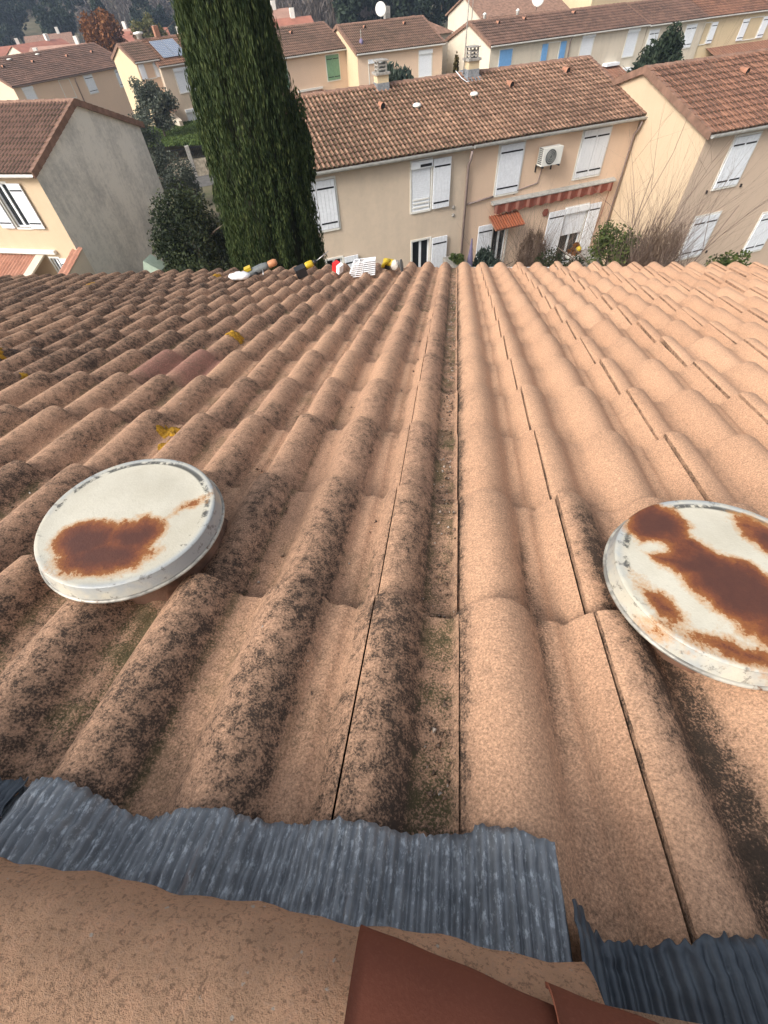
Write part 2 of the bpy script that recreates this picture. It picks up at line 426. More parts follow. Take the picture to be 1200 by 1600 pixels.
class MB:
    """collects shapes, builds one mesh object"""
    def __init__(s):
        s.v, s.f, s.sm = [], [], []
    def add(s, vs, fs, smooth=False):
        b = len(s.v)
        s.v += [tuple(p) for p in vs]
        s.f += [[i + b for i in q] for q in fs]
        s.sm += [smooth] * len(fs)
        return s
    def box(s, x0, x1, y0, y1, z0, z1, mtx=None):
        vs = [(x, y, z) for z in (z0, z1) for y in (y0, y1) for x in (x0, x1)]
        if mtx is not None:
            vs = [tuple(mtx @ Vector(p)) for p in vs]
        return s.add(vs, [(0, 2, 3, 1), (4, 5, 7, 6), (0, 1, 5, 4), (2, 6, 7, 3), (0, 4, 6, 2), (1, 3, 7, 5)])
    def quad(s, a, b, c, d):
        return s.add([a, b, c, d], [(0, 1, 2, 3)])
    def poly(s, pts):
        return s.add(pts, [tuple(range(len(pts)))])
    def prism(s, pts, d):
        """extrude polygon pts (list of 3d) by vector d"""
        n = len(pts)
        q = [tuple(p) for p in pts] + [tuple(Vector(p) + Vector(d)) for p in pts]
        fs = [tuple(range(n))[::-1], tuple(range(n, 2 * n))]
        fs += [(i, (i + 1) % n, n + (i + 1) % n, n + i) for i in range(n)]
        return s.add(q, fs)
    def tube(s, pts, rad, n=8, caps=True):
        pts = [Vector(p) for p in pts]
        if not isinstance(rad, (list, tuple)):
            rad = [rad] * len(pts)
        b = len(s.v)
        prev = None
        for i, p in enumerate(pts):
            d = (pts[min(i + 1, len(pts) - 1)] - pts[max(i - 1, 0)]).normalized()
            if prev is None:
                a = d.orthogonal().normalized()
            else:
                a = (prev - d * prev.dot(d)).normalized()
            prev = a
            c = d.cross(a)
            for j in range(n):
                t = 2 * math.pi * j / n
                s.v.append(tuple(p + (a * math.cos(t) + c * math.sin(t)) * rad[i]))
        for i in range(len(pts) - 1):
            for j in range(n):
                s.f.append([b + i * n + j, b + i * n + (j + 1) % n, b + (i + 1) * n + (j + 1) % n, b + (i + 1) * n + j])
                s.sm.append(True)
        if caps:
            s.f.append([b + j for j in range(n)][::-1]); s.sm.append(False)
            e = b + (len(pts) - 1) * n
            s.f.append([e + j for j in range(n)]); s.sm.append(False)
        return s
    def lathe(s, prof, n=32, mtx=None, smooth=True, cap_top=True, cap_bot=True):
        b = len(s.v)
        for r, z in prof:
            for j in range(n):
                t = 2 * math.pi * j / n
                p = Vector((r * math.cos(t), r * math.sin(t), z))
                if mtx is not None:
                    p = mtx @ p
                s.v.append(tuple(p))
        for i in range(len(prof) - 1):
            for j in range(n):
                s.f.append([b + i * n + j, b + i * n + (j + 1) % n, b + (i + 1) * n + (j + 1) % n, b + (i + 1) * n + j])
                s.sm.append(smooth)
        if cap_bot:
            s.f.append([b + j for j in range(n)][::-1]); s.sm.append(False)
        if cap_top:
            e = b + (len(prof) - 1) * n
            s.f.append([e + j for j in range(n)]); s.sm.append(False)
        return s
    def build(s, name, mat, parent=None, loc=None):
        me = bpy.data.meshes.new(name)
        me.from_pydata(s.v, [], s.f)
        me.update()
        me.polygons.foreach_set('use_smooth', np.array(s.sm, bool))
        me.materials.append(mat)
        o = bpy.data.objects.new(name, me)
        link(o, parent)
        if loc is not None:
            o.location = loc
        return o

# ------------------------------------------------------------------ tile fields
ROLL_J = (-0.035, 0.075)
def prof_h(x, pitch, hgt):
    """height of the tile section, x measured from the joint, tile covers [0, pitch)"""
    k = pitch / 0.312
    x = np.asarray(x, float) / k
    h = np.zeros_like(x)
    for (a, b, s) in ((-0.035, 0.078, 1.0), (0.120, 0.236, 1.0), (0.277, 0.390, 1.0)):
        t = np.clip((x - a) / (b - a), 0, 1)
        h = np.maximum(h, s * np.sin(np.pi * t) ** 0.80)
    # small water-check rib in the narrow channel before the next joint
    h += 0.07 * np.exp(-((x - 0.258) / 0.006) ** 2)
    return h * hgt

def tile_field(name, parent, mat, cols, rows, frame, hgt=0.046, pitch=0.306, npts=24, lip=0.012, tilt=0.012,
               dirt_shadef=None, randf=None, purple=None, jitter=0.003, clip=None, over=0.03, sag=None, gapw=0.0035, seed=1, stations=None):
    """cols: x of joints; rows: list of (s_upper, s_lower); frame: function (x,s,h)->xyz arrays"""
    g = np.random.default_rng(seed)
    xs_local = np.concatenate([np.linspace(0.0, pitch - gapw, npts)])
    V, F, A = [], [], []
    base = 0
    st = stations or [0.0, 0.5, 0.93, 1.0]
    for ci, cx in enumerate(cols):
        for ri, (su, sl) in enumerate(rows):
            x = cx + xs_local
            keep = np.ones(len(x), bool)
            if clip is not None:
                keep = (x > clip[0] - 1e-6) & (x < clip[1] + 1e-6)
                if keep.sum() < 3:
                    continue
            xl = xs_local[keep]
            x = x[keep]
            h0 = prof_h(xl, pitch, hgt)
            edge_skirt = bool(keep[0]) and npts > 20
            if edge_skirt:                                   # side face of the tile at its joint edge
                xl = np.concatenate([xl[:1], xl[:1], xl]); x = np.concatenate([x[:1], x[:1] - 0.0002, x]); h0 = np.concatenate([h0[:1] - 0.016 * hgt / 0.046, h0[:1] - 0.001, h0])
            # the right-hand lip lies slightly lower, under the neighbour's joint edge
            h0 = h0 - 0.006 * (xl > pitch * 0.885) * (hgt / 0.046)
            jx, js, jr = g.normal(0, jitter * 0.12), g.normal(0, jitter), g.normal(0, 0.0015) * hgt / 0.046
            jt = g.normal(0, 0.0025) * hgt / 0.046
            rnd = g.random() if randf is None else randf(cx, sl, g)
            pur = 1.0 if (purple and purple(cx, sl, ci, ri)) else 0.0
            n = len(x)
            ring = []
            for q in st:
                s = (su - over) + (sl - su + over) * q + js
                lift = jr + (tilt + jt) * q
                if q == 1.0:
                    lift -= 0.0025 * hgt / 0.046
                ring.append((x + jx, np.full(n, s), h0 + lift, np.full(n, q)))
            # lip face: own verts so the edge stays sharp
            s_end = sl + js
            ring.append((x + jx, np.full(n, s_end), h0 + jr + tilt + jt - 0.0025 * hgt / 0.046, np.full(n, 1.0)))
            ring.append((x + jx, np.full(n, s_end - 0.004), h0 + jr + tilt + jt - lip, np.full(n, 1.0)))
            nr = len(ring)
            X = np.concatenate([r[0] for r in ring]); Sx = np.concatenate([r[1] for r in ring]); H = np.concatenate([r[2] for r in ring])
            Q = np.concatenate([r[3] for r in ring])
            P = frame(X, Sx, H)
            V.append(P)
            hn = np.tile(h0 / hgt, nr)
            # lateral: which side of its roll (-1 left flank, +1 right flank)
            xr = np.tile(xl / (pitch / 0.312), nr)
            cen = np.where(xr < 0.1, 0.0215, np.where(xr < 0.257, 0.178, 0.33))
            side = np.clip((xr - cen) / 0.055, -1, 1)
            d = np.full(len(X), 0.3) if dirt_shadef is None else dirt_shadef(X, Sx, np.clip(hn, 0, 1), side, Q, rnd)
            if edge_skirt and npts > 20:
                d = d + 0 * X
                d.reshape(nr, n)[:, :2] = 0.50  # joint side faces darkened: their shadow is painted into the colour
            A.append(np.stack([np.full(len(X), rnd), np.clip(d, 0, 1), np.clip(hn, 0, 1), np.full(len(X), pur)], 1))
            idx = np.arange(nr * n).reshape(nr, n) + base
            for a in list(range(len(st) - 1)) + [nr - 2]:
                F.append(np.stack([idx[a, :-1], idx[a, 1:], idx[a + 1, 1:], idx[a + 1, :-1]], 1)[:, ::-1])
            base += nr * n
    return np_mesh(name, np.concatenate(V), np.concatenate(F), mat, parent, True, {'tile': np.concatenate(A)})

# ------------------------------------------------------------------ the roof under the camera
PITCH = R(15.68)
cp, sp_ = math.cos(PITCH), math.sin(PITCH)
def roof_frame(x, s, h):
    x = np.asarray(x, float); s = np.asarray(s, float); h = np.asarray(h, float)
    sag = -0.029 * np.clip(-x - 0.3, 0, 5)
    hh = h - 0.554 + sag * np.clip(s / 4.4, 0, 1)
    return np.stack([x + 0 * hh, s * cp + hh * sp_, 9.0 - s * sp_ + hh * cp], 1)
def RP(x, s, h):
    return Vector(roof_frame(np.array([x]), np.array([s]), np.array([h]))[0])
G = 0.3065
S0 = 0.456
rows_roof = [(S0 - 2 * G, S0)] + [(S0 + G * (i - 1), S0 + G * i) for i in range(1, 14)]
XB = 0.043
old_house = empty('terrace_house', (-3.5, 0, 0), 0, 'terrace house with old lichen-spotted clay tiles, left half of the near roof', 'house')
new_house = empty('terrace_house', (3.2, 0, 0), 0, 'terrace house with clean new peach clay tiles, right half of the near roof', 'house')
OFF_OLD, OFF_NEW = Vector((3.5, 0, 0)), Vector((-3.2, 0, 0))
def fr_old(x, s, h):
    return roof_frame(x, s, h) + np.array([3.5, 0, 0])
def fr_new(x, s, h):
    return roof_frame(x, s, h) + np.array([-3.2, 0, 0])

def dirt_old(X, Sx, hn, side, Q, rnd):
    d = 0.345 + 0.18 * (rnd - 0.5) + 0.16 * np.clip(side, -0.5, 1) * (hn > 0.15)
    d += 0.10 * np.clip(Q - 0.55, 0, 1) * hn * 2                       # lichen gathers on the raised lower ends
    d += 0.14 * np.exp(-((X + 0.06) / 0.16) ** 2) * np.clip((0.9 - Sx) / 0.5, 0, 1) * (hn > 0.1)
    d += 0.12 * np.clip((0.85 - Sx) / 0.5, 0, 1)
    d += 0.19 * np.clip((-X - 0.8) / 1.4, 0, 1)                         # older tiles far to the left are darker
    d += 0.10 * np.exp(-((X + 0.40) / 0.22) ** 2) * np.exp(-((Sx - 0.40) / 0.28) ** 2)
    d -= 0.16 * (hn < 0.12) * (Sx < 1.0) * (X > -0.35) * (X < -0.01)
    d += 0.12 * (hn < 0.25) * (X > -0.02)
    d -= 0.10 * np.exp(-((X + 0.25) / 0.3) ** 2) * np.exp(-((Sx - 1.6) / 0.8) ** 2)
    return np.minimum(d, 0.66)
def dirt_shade_new(X, Sx, hn, side, Q, rnd):
    d = 0.05 + 0.05 * rnd + 0 * X
    d += 0.42 * np.exp(-((X - 0.050) / 0.012) ** 2) * np.clip(1.25 - Sx * 0.12, 0.25, 1)
    d += 0.20 * np.exp(-((X - 0.05) / 0.05) ** 2) * np.clip(Sx, 0, 0.8)
    d += 0.75 * np.exp(-((X - 0.320) / 0.045) ** 2) * np.exp(-((Sx - 0.42) / 0.26) ** 2) * (0.45 + 0.55 * np.clip(side + 0.5, 0, 1))
    d += 0.62 * np.exp(-((X - 0.285) / 0.038) ** 2) * np.exp(-((Sx - 0.58) / 0.19) ** 2)
    d += 0.50 * np.exp(-((X - 0.335) / 0.035) ** 2) * np.exp(-((Sx - 0.26) / 0.14) ** 2)
    d += 0.40 * np.exp(-((X - 0.158) / 0.020) ** 2) * np.exp(-((Sx - 0.52) / 0.22) ** 2)
    d += 0.16 * np.clip((0.45 - Sx) / 0.4, 0, 1) * np.clip((X - 0.1) / 0.2, 0, 1)  # right side near the ridge: brownish tone with ambient shade painted in
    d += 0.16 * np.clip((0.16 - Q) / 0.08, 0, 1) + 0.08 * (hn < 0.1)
    return np.minimum(d, 0.7)
old_cols = [-0.080 - 0.306 * i for i in range(0, 23)]
new_cols = [0.24 - 0.315 + 0.315 * i for i in range(0, 20)]
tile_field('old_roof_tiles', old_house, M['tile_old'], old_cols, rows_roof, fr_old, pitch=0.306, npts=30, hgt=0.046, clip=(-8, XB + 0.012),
           dirt_shadef=dirt_old, purple=lambda cx, sl, ci, ri: False, seed=3, tilt=0.029, lip=0.020, stations=[0.0, 0.4, 0.75, 0.93, 1.0], gapw=0.0028,
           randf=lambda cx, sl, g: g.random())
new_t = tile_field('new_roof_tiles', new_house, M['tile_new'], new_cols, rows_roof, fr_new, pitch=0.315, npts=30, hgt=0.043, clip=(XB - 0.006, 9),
                   dirt_shadef=dirt_shade_new, seed=4, tilt=0.031, lip=0.020, gapw=0.0034, stations=[0.0, 0.13, 0.2, 0.6, 0.98, 1.0])
# two purple-stained rolls are full tiles of another batch
for o in old_house.children:
    if o.name.startswith('old_roof_tiles'):
        me = o.data
        nv = len(me.vertices)
        co = np.empty(nv * 3, np.float32); me.vertices.foreach_get('co', co); co = co.reshape(-1, 3)
        att = me.color_attributes['tile']
        c = np.empty(nv * 4, np.float32); att.data.foreach_get('color', c); c = c.reshape(-1, 4)
        xw = co[:, 0] - 3.5
        yy = co[:, 1]
        s_ = yy * cp - (co[:, 2] - 9.0) * sp_
        sel = (xw > -1.16) & (xw < -0.845) & (s_ > S0 + 3 * G + 0.012) & (s_ < S0 + 4 * G + 0.02)
        c[sel, 3] = 0.8
        c[sel, 1] *= 0.75
        att.data.foreach_set('color', c.ravel())
tag(new_t, 'clean peach clay tiles of the right-hand roof')

# back slopes (behind the ridge), underlay, walls, gutters
RZ = 9.0 - 0.552 * cp + 0.12 * sp_           # about the ridge height
def back_frame(off):
    def fr(x, s, h):
        hh = h - 0.552
        y0, z0 = -0.23, 9.0 - 0.552 * cp + 0.02
        return np.stack([x + off, y0 - s * cp - (h) * sp_, z0 - s * sp_ + h * cp], 1)
    return fr
back_rows = [(0.33 * i, 0.33 * (i + 1)) for i in range(14)]
tile_field('back_roof_tiles', old_house, M['tile_old'], old_cols, back_rows, back_frame(3.5), pitch=0.306, npts=14, clip=(-8, XB), seed=5, dirt_shadef=lambda X, S_, hn, sd, Q, r: 0.45 + 0 * X)
tile_field('back_roof_tiles', new_house, M['tile_new'], new_cols, back_rows, back_frame(-3.2), pitch=0.315, npts=14, clip=(XB, 9), seed=6, dirt_shadef=lambda X, S_, hn, sd, Q, r: 0.1 + 0 * X)
for hs_, off, xa, xb in ((old_house, OFF_OLD, -7.0, XB - 0.0), (new_house, OFF_NEW, XB + 0.002, 6.4)):
    b = MB()
    a, c_, d_, e_ = [RP(x, s, -0.030 - (0.09 if x < -1 else 0)) + off for x, s in ((xa, -0.12), (xb, -0.12), (xb, 4.30), (xa, 4.30))]
    b.quad(a, c_, d_, e_)
    f_ = [Vector((xa, -0.235, 8.40)) + off, Vector((xb, -0.235, 8.40)) + off, Vector((xb, -4.6, 7.15)) + off, Vector((xa, -4.6, 7.15)) + off]
    b.quad(f_[0], f_[1], c_, a)
    b.quad(f_[3], f_[2], f_[1], f_[0])
    b.build('roof_underlay', M['under'], hs_)
    w = MB()
    w.box(xa + off.x + (0.06 if xa > 0 else 0.05), xb + off.x - 0.05, -4.35, 3.95, 0.0, 7.05)
    w.build('wall', M['wall_peach'], hs_)
    gz = 9.0 - 4.36 * sp_ - 0.552 * cp
    gt = MB()
    gy = 4.36 * cp - 0.552 * sp_ + 0.075
    prof = [(0.07 * math.cos(t), 0.07 * math.sin(t)) for t in np.linspace(math.pi, 2 * math.pi, 11)]
    prof += [(0.078, 0.012), (0.066, 0.012)] + [(0.066 * math.cos(t), 0.066 * math.sin(t)) for t in np.linspace(2 * math.pi, math.pi, 11)]
    dzg = -0.22 if xa < 0 else 0.0
    gt.prism([(xa + off.x, gy + py, gz - 0.035 + dzg + pz) for py, pz in prof], (xb - xa, 0, -dzg * 0.7))
    gt.build('gutter', M['gutter_white'], hs_)

# ridge tiles, mortar bed and lead
def ridge_arc(name, parent, off, x0, x1, mat, s_ax=-0.075, w=0.152, hz=0.070, hb=0.098, skew=0.0, thick=0.014, nx=40, na=22, lump=0.0018, seed=1, edge=None):
    g = np.random.default_rng(seed)
    V, F = [], []
    ph = g.random(6) * 6.28
    for lay in (0, 1):
        for i in range(nx + 1):
            x = x0 + (x1 - x0) * i / nx
            for j in range(na + 1):
                t = math.pi * j / na
                ww = w - lay * thick
                hh = hz - lay * thick
                ee = 0.0 if edge is None else edge(x)
                s = s_ax + (ww + ee) * math.cos(t) + skew * (x - x0)
                h = hb + hh * math.sin(t) ** 0.9
                h += lump * (math.sin(x * 23 + ph[0] + t * 2) * 0.5 + math.sin(x * 61 + ph[1] + t * 5) * 0.3 + math.sin(t * 13 + x * 17 + ph[2]) * 0.25)
                s += lump * 0.9 * math.sin(x * 47 + ph[3]) + lump * 0.6 * math.sin(x * 131 + ph[4])
                V.append(RP(x, s, h) + off)
    n1 = (nx + 1) * (na + 1)
    for lay in (0, 1):
        for i in range(nx):
            for j in range(na):
                a = lay * n1 + i * (na + 1) + j
                q = (a, a + 1, a + na + 2, a + na + 1)
                F.append(q if lay == 0 else q[::-1])
    def strip(a, b, c, d):
        F.append((a, b, c, d))
    for i in range(nx):
        for j in (0, na):
            a = i * (na + 1) + j
            strip(a, a + na + 1, a + na + 1 + n1, a + n1)
    for i in (0, nx):
        for j in range(na):
            a = i * (na + 1) + j
            strip(a, a + 1, a + 1 + n1, a + n1)
    o = np_mesh(name, np.array([tuple(p) for p in V]), F, mat, parent, True)
    return o
xr = -0.45
ridge_arc('ridge_tile', old_house, OFF_OLD, -0.385, XB + 0.085, M['ridge'], seed=2)
for i in range(1, 17):
    ridge_arc('ridge_tile', old_house, OFF_OLD, -0.40 - 0.42 * i, -0.37 - 0.42 * (i - 1), M['ridge'], seed=10 + i, nx=14, w=0.142 + 0.003 * (i % 3), hz=0.066)
rc1 = ridge_arc('ridge_cap', new_house, OFF_NEW, -0.031, 0.30, M['redcap'], s_ax=-0.075, w=0.145, hz=0.045, hb=0.145, skew=-0.17, lump=0.0006, thick=0.006)
tag(rc1, 'smooth red-brown ridge cap')
rc2 = ridge_arc('ridge_cap', new_house, OFF_NEW, 0.090, 0.46, M['redcap'], s_ax=-0.080, w=0.138, hz=0.046, hb=0.148, skew=-0.14, lump=0.0006, thick=0.003)
tag(rc2, 'second smooth red-brown ridge cap lapped over the first')
for i in range(12):
    ridge_arc('ridge_tile', new_house, OFF_NEW, 0.44 + 0.42 * i, 0.89 + 0.42 * i, M['ridge'], seed=40 + i, nx=14)
# mortar fillet under the ridge tiles
for hs_, off, xa, xb in ((old_house, OFF_OLD, -7.0, XB), (new_house, OFF_NEW, XB + 0.003, 6.4)):
    mb = MB()
    nx = int((xb - xa) / 0.05)
    ps = [[RP(xa + (xb - xa) * i / nx, s, h) + off for s, h in ((0.066, -0.03), (0.060, 0.090 + 0.003 * math.sin(i * 1.7)), (-0.2, 0.09), (-0.2, -0.03))] for i in range(nx + 1)]
    for i in range(nx):
        for j in range(3):
            mb.quad(ps[i][j], ps[i + 1][j], ps[i + 1][j + 1], ps[i][j + 1])
    mb.build('ridge_mortar', M['ridge'], hs_)

def leaf_cloud_crumbs(name, P, g):
    """tiny four-sided pebbles and flakes"""
    n = len(P)
    sz = 0.0016 + 0.0034 * g.random(n) ** 2
    t = np.array([[1, 0, -0.5], [-0.6, 0.9, -0.5], [-0.5, -0.9, -0.5], [0.05, 0.1, 0.7]])
    V = []
    for i in range(n):
        a = g.random() * 6.283
        r_ = np.array([[math.cos(a), -math.sin(a), 0], [math.sin(a), math.cos(a), 0], [0, 0, 1]])
        V.append((t * g.uniform(0.6, 1.4, (4, 3))) @ r_.T * sz[i] + P[i])
    base = np.arange(n)[:, None, None] * 4
    F = (np.array([[0, 1, 3], [1, 2, 3], [2, 0, 3], [0, 2, 1]])[None] + base).reshape(-1, 3)
    c = np.repeat(np.stack([g.random(n), g.random(n), g.random(n), np.ones(n)], 1), 4, 0)
    return np_mesh(name, np.concatenate(V), F, M['crumb'], None, False, {'leaf': c})

def roof_h(x):
    """height of the tile surface under x (near rows)"""
    x = np.asarray(x, float)
    out = np.zeros_like(x)
    for i, xx in enumerate(x):
        if xx < XB:
            k_ = math.floor((xx + 0.080) / 0.306)
            out[i] = prof_h(np.array([xx + 0.080 - 0.306 * k_]), 0.306, 0.046)[0]
        else:
            k_ = math.floor((xx + 0.075) / 0.315)
            out[i] = prof_h(np.array([xx + 0.075 - 0.315 * k_]), 0.315, 0.043)[0]
    return out

def flashing(name, parent, off, x0, x1, mat, top, bottom=0.040, rib=0.0104, amp=0.0027, seed=1, curl_l=0.0, curl_r=0.0, fray=0.002, ns=16):
    g = np.random.default_rng(seed)
    nx = int((x1 - x0) / 0.0016)
    xs = np.linspace(x0, x1, nx + 1)
    hb = roof_h(xs)
    kern = np.hanning(25); kern /= kern.sum()
    hb = np.convolve(np.pad(hb, 12, mode='edge'), kern, 'valid')
    wig = np.interp(xs, np.linspace(x0, x1, 40), g.normal(0, 1, 40))
    frayv = np.interp(xs, np.linspace(x0, x1, 160), g.normal(0, 1, 160))
    rows = []
    for j in range(ns + 1):
        q = j / ns
        e = top(xs) + fray * frayv * 0.5
        s = e + (bottom - e) * q
        lean = -0.16 * (s - bottom)                      # the ribs splay a little
        h = hb * (0.92 - 0.25 * q) + 0.031 + amp * min(1.0, 0.35 + 5 * q) * np.sin((xs + 0.0008 * wig + lean * 0.10) * 2 * math.pi / rib) + 0.012 * q
        h += 0.0015 * np.interp(xs, np.linspace(x0, x1, 25), g.normal(0, 1, 25))
        if j == 0:
            h = h + 0.0012 * frayv
        if curl_l:
            w_ = np.clip(1 - (xs - x0) / 0.028, 0, 1)
            h = h + curl_l * w_ ** 1.6 * (1 - 0.5 * q)
        if curl_r:
            w_ = np.clip(1 - (x1 - xs) / 0.03, 0, 1)
            h = h + curl_r * w_ ** 1.6 * (1 - 0.6 * q)
        rows.append(roof_frame(xs, s, h) + np.array(tuple(off)))
    V = np.concatenate(rows)
    idx = np.arange(len(V)).reshape(ns + 1, nx + 1)
    F = np.stack([idx[:-1, :-1].ravel(), idx[1:, :-1].ravel(), idx[1:, 1:].ravel(), idx[:-1, 1:].ravel()], 1)
    o = np_mesh(name, V, F, mat, parent, True)
    md = o.modifiers.new('thickness', 'SOLIDIFY')
    md.thickness = 0.0014
    md.offset = 0
    return o
fl = flashing('lead_flashing', old_house, OFF_OLD, -0.432, XB + 0.088, M['lead'],
         lambda x: 0.152 + 0.010 * np.sin(x * 9.5 + 1.0) + 0.004 * np.sin(x * 31) + 0.004 * (x > 0.06), seed=3)
tag(fl, 'blue-grey ribbed lead strip laid over the tiles below the ridge')
fl = flashing('lead_flashing', old_house, OFF_OLD, -0.86, -0.422, M['lead_dark'], lambda x: 0.146 + 0.008 * np.sin(x * 12), seed=5, curl_r=0.012)
fl = flashing('lead_flashing', new_house, OFF_NEW, 0.136, 0.62, M['lead_dark'], lambda x: 0.112 + 0.006 * np.sin(x * 26) + 0.012 * np.exp(-((x - 0.142) / 0.012) ** 2), bottom=0.02, seed=7, curl_l=0.022, fray=0.004)
tag(fl, 'darker lead strip with a curled torn edge')

# roof vents
def roof_vent(parent, off, loc, rad, tiltx, tilty, mat, label):
    v = empty('roof_vent', tuple(Vector(loc) + off))
    v.parent = parent
    v.rotation_euler = (tiltx, tilty, 0)
    v['label'] = label
    r = rad
    top = MB().lathe([(r * 0.942, 0.0185), (r * 0.930, 0.0205), (r * 0.895, 0.0192), (r * 0.6, 0.0222), (r * 0.3, 0.0230), (0.002, 0.0233)], 96, cap_bot=False)
    top.lathe([(r * 0.976, -0.004), (r * 0.943, 0.0183)], 96, cap_top=False, cap_bot=False)
    top.build('cap', mat, v)
    rim = MB().lathe([(r * 0.88, -0.010), (r * 0.985, -0.011), (r, -0.009), (r, -0.0065), (r * 0.985, -0.0052), (r * 0.94, -0.0055)], 96, cap_top=True)
    rim.build('cap_rim', M['cap_rim'], v)
    pipe = MB().lathe([(r * 1.02, -0.135), (r * 0.92, -0.095), (r * 0.80, -0.055), (r * 0.74, -0.012)], 48)
    pipe.build('pipe', M['collar'], v)
    return v
k = NT('worn_rim_metal')
_c = k.mix(k.ramp(k.noise(16, 4, 0.7), 0.42, 0.58), (0.50, 0.47, 0.40), (0.20, 0.19, 0.17))
_c = k.mix(k.ramp(k.noise(40, 4, 0.7), 0.60, 0.68), _c, (0.14, 0.055, 0.022))
M['cap_rim'] = k.fin(_c, 0.45, 0.2)
M['collar'] = mat_plain('stained_clay_collar', (0.16, 0.085, 0.055), 0.9, var=0.4, scale=30, bump=0.5)
cap_l = mat_cap('rusty_cap_paint_one',
                [(-0.036, -0.058, 0.050, 0.040, 0.1), (0.032, -0.040, 0.046, 0.036, 0.45), (0.006, -0.082, 0.070, 0.034, 0.22), (0.092, 0.032, 0.018, 0.005, 0.9)],
                [(0.004, 0.000, 0.022, 0.016, -0.3)])
cap_r = mat_cap('rusty_cap_paint_two',
                [(-0.066, 0.080, 0.042, 0.048, 0.0), (-0.042, 0.022, 0.064, 0.038, -0.7), (0.004, -0.028, 0.076, 0.050, -0.75), (0.045, -0.085, 0.062, 0.034, -0.2), (0.075, 0.062, 0.050, 0.024, -1.05),
                 (-0.098, -0.055, 0.030, 0.011, -1.0), (-0.02, -0.118, 0.07, 0.010, -0.35)],
                [(-0.088, 0.036, 0.026, 0.012, 0.1)])
roof_vent(old_house, OFF_OLD, (-0.497, 0.372, 9 - 0.556), 0.146, R(-3), R(2), cap_l, 'cream vent cap with one rust patch')
roof_vent(new_house, OFF_NEW, (0.400, 0.350, 9 - 0.556), 0.148, R(-4), R(-3), cap_r, 'vent cap mostly eaten by rust')

# ochre lichen cushions on old tiles
def lichen(x, s, r, h, seed):
    g = np.random.default_rng(seed)
    n = 26
    V, F = [], []
    rr = [1 + 0.25 * math.sin(2 * t + g.random() * 6) + 0.15 * g.normal() for t in np.linspace(0, 6.28, n, endpoint=False)]
    k_ = math.floor((x + 0.080) / 0.306)
    for ring, (q, hh) in enumerate(((1.0, 0.0), (0.85, 0.004), (0.5, 0.006), (0.15, 0.0055))):
        for j in range(n):
            t = 2 * math.pi * j / n
            xx = x + r * q * rr[j] * math.cos(t)
            ss = s + r * q * rr[j] * math.sin(t)
            lift = 0.029 * (((ss - S0) / G) % 1.0) + 0.001
            V.append(tuple(RP(xx, ss, roof_h([xx])[0] + lift + hh * h) + OFF_OLD))
    for ring in range(3):
        for j in range(n):
            F.append((ring * n + j, ring * n + (j + 1) % n, (ring + 1) * n + (j + 1) % n, (ring + 1) * n + j))
    F.append(tuple(3 * n + j for j in range(n)))
    o = np_mesh('lichen_patch', np.array(V), F, M['lichen'], old_house, True)
for i, (x, s, r) in enumerate(((-0.755, 1.02, 0.026), (-0.735, 0.95, 0.018), (-1.60, 1.32, 0.030), (-1.55, 1.41, 0.020), (-1.50, 1.48, 0.017), (-1.88, 1.62, 0.030), (-0.95, 1.94, 0.034), (-1.36, 2.36, 0.026), (-3.0, 3.65, 0.055), (-2.0, 4.02, 0.05))):
    lichen(x, s, r, 1.0, 60 + i)

# crumbs of mortar, grit and dead leaves caught in the channels
g = np.random.default_rng(31)
cp_ = []
tries = 0
while len(cp_) < 1500:
    if g.random() < 0.35:
        x, s_ = g.normal(0.022, 0.012), 0.2 + 3.9 * g.random() ** 1.2
    else:
        x, s_ = -2.6 + 2.6 * g.random() ** 0.6, 0.2 + 4.0 * g.random()
    h_ = roof_h([x])[0]
    if h_ > 0.014 and g.random() > 0.04:
        continue
    q_ = ((s_ - S0) / G) % 1.0 if s_ > S0 else 0.6
    cp_.append(tuple(RP(x, s_, h_ + 0.031 * q_ + 0.004)))
tag(leaf_cloud_crumbs('crumbs', np.array(cp_), g), kind='stuff')

# ------------------------------------------------------------------ houses of the street
def wall_holes(mb, u0, u1, z0, z1, holes, y=0.0, dep=0.16):
    us = sorted({u0, u1} | {h[0] for h in holes} | {h[1] for h in holes})
    zs = sorted({z0, z1} | {h[2] for h in holes} | {h[3] for h in holes})
    us = [u for u in us if u0 <= u <= u1]
    zs = [z for z in zs if z0 <= z <= z1]
    for i in range(len(us) - 1):
        for j in range(len(zs) - 1):
            cu, cz = (us[i] + us[i + 1]) / 2, (zs[j] + zs[j + 1]) / 2
            if any(h[0] < cu < h[1] and h[2] < cz < h[3] for h in holes):
                continue
            mb.quad((us[i], y, zs[j]), (us[i + 1], y, zs[j]), (us[i + 1], y, zs[j + 1]), (us[i], y, zs[j + 1]))
    for a, b, c, d in holes:
        mb.quad((a, y, c), (a, y + dep, c), (a, y + dep, d), (a, y, d))
        mb.quad((b, y, d), (b, y + dep, d), (b, y + dep, c), (b, y, c))
        mb.quad((a, y, d), (a, y + dep, d), (b, y + dep, d), (b, y, d))
        mb.quad((a, y, c), (b, y, c), (b, y + dep, c), (a, y + dep, c))

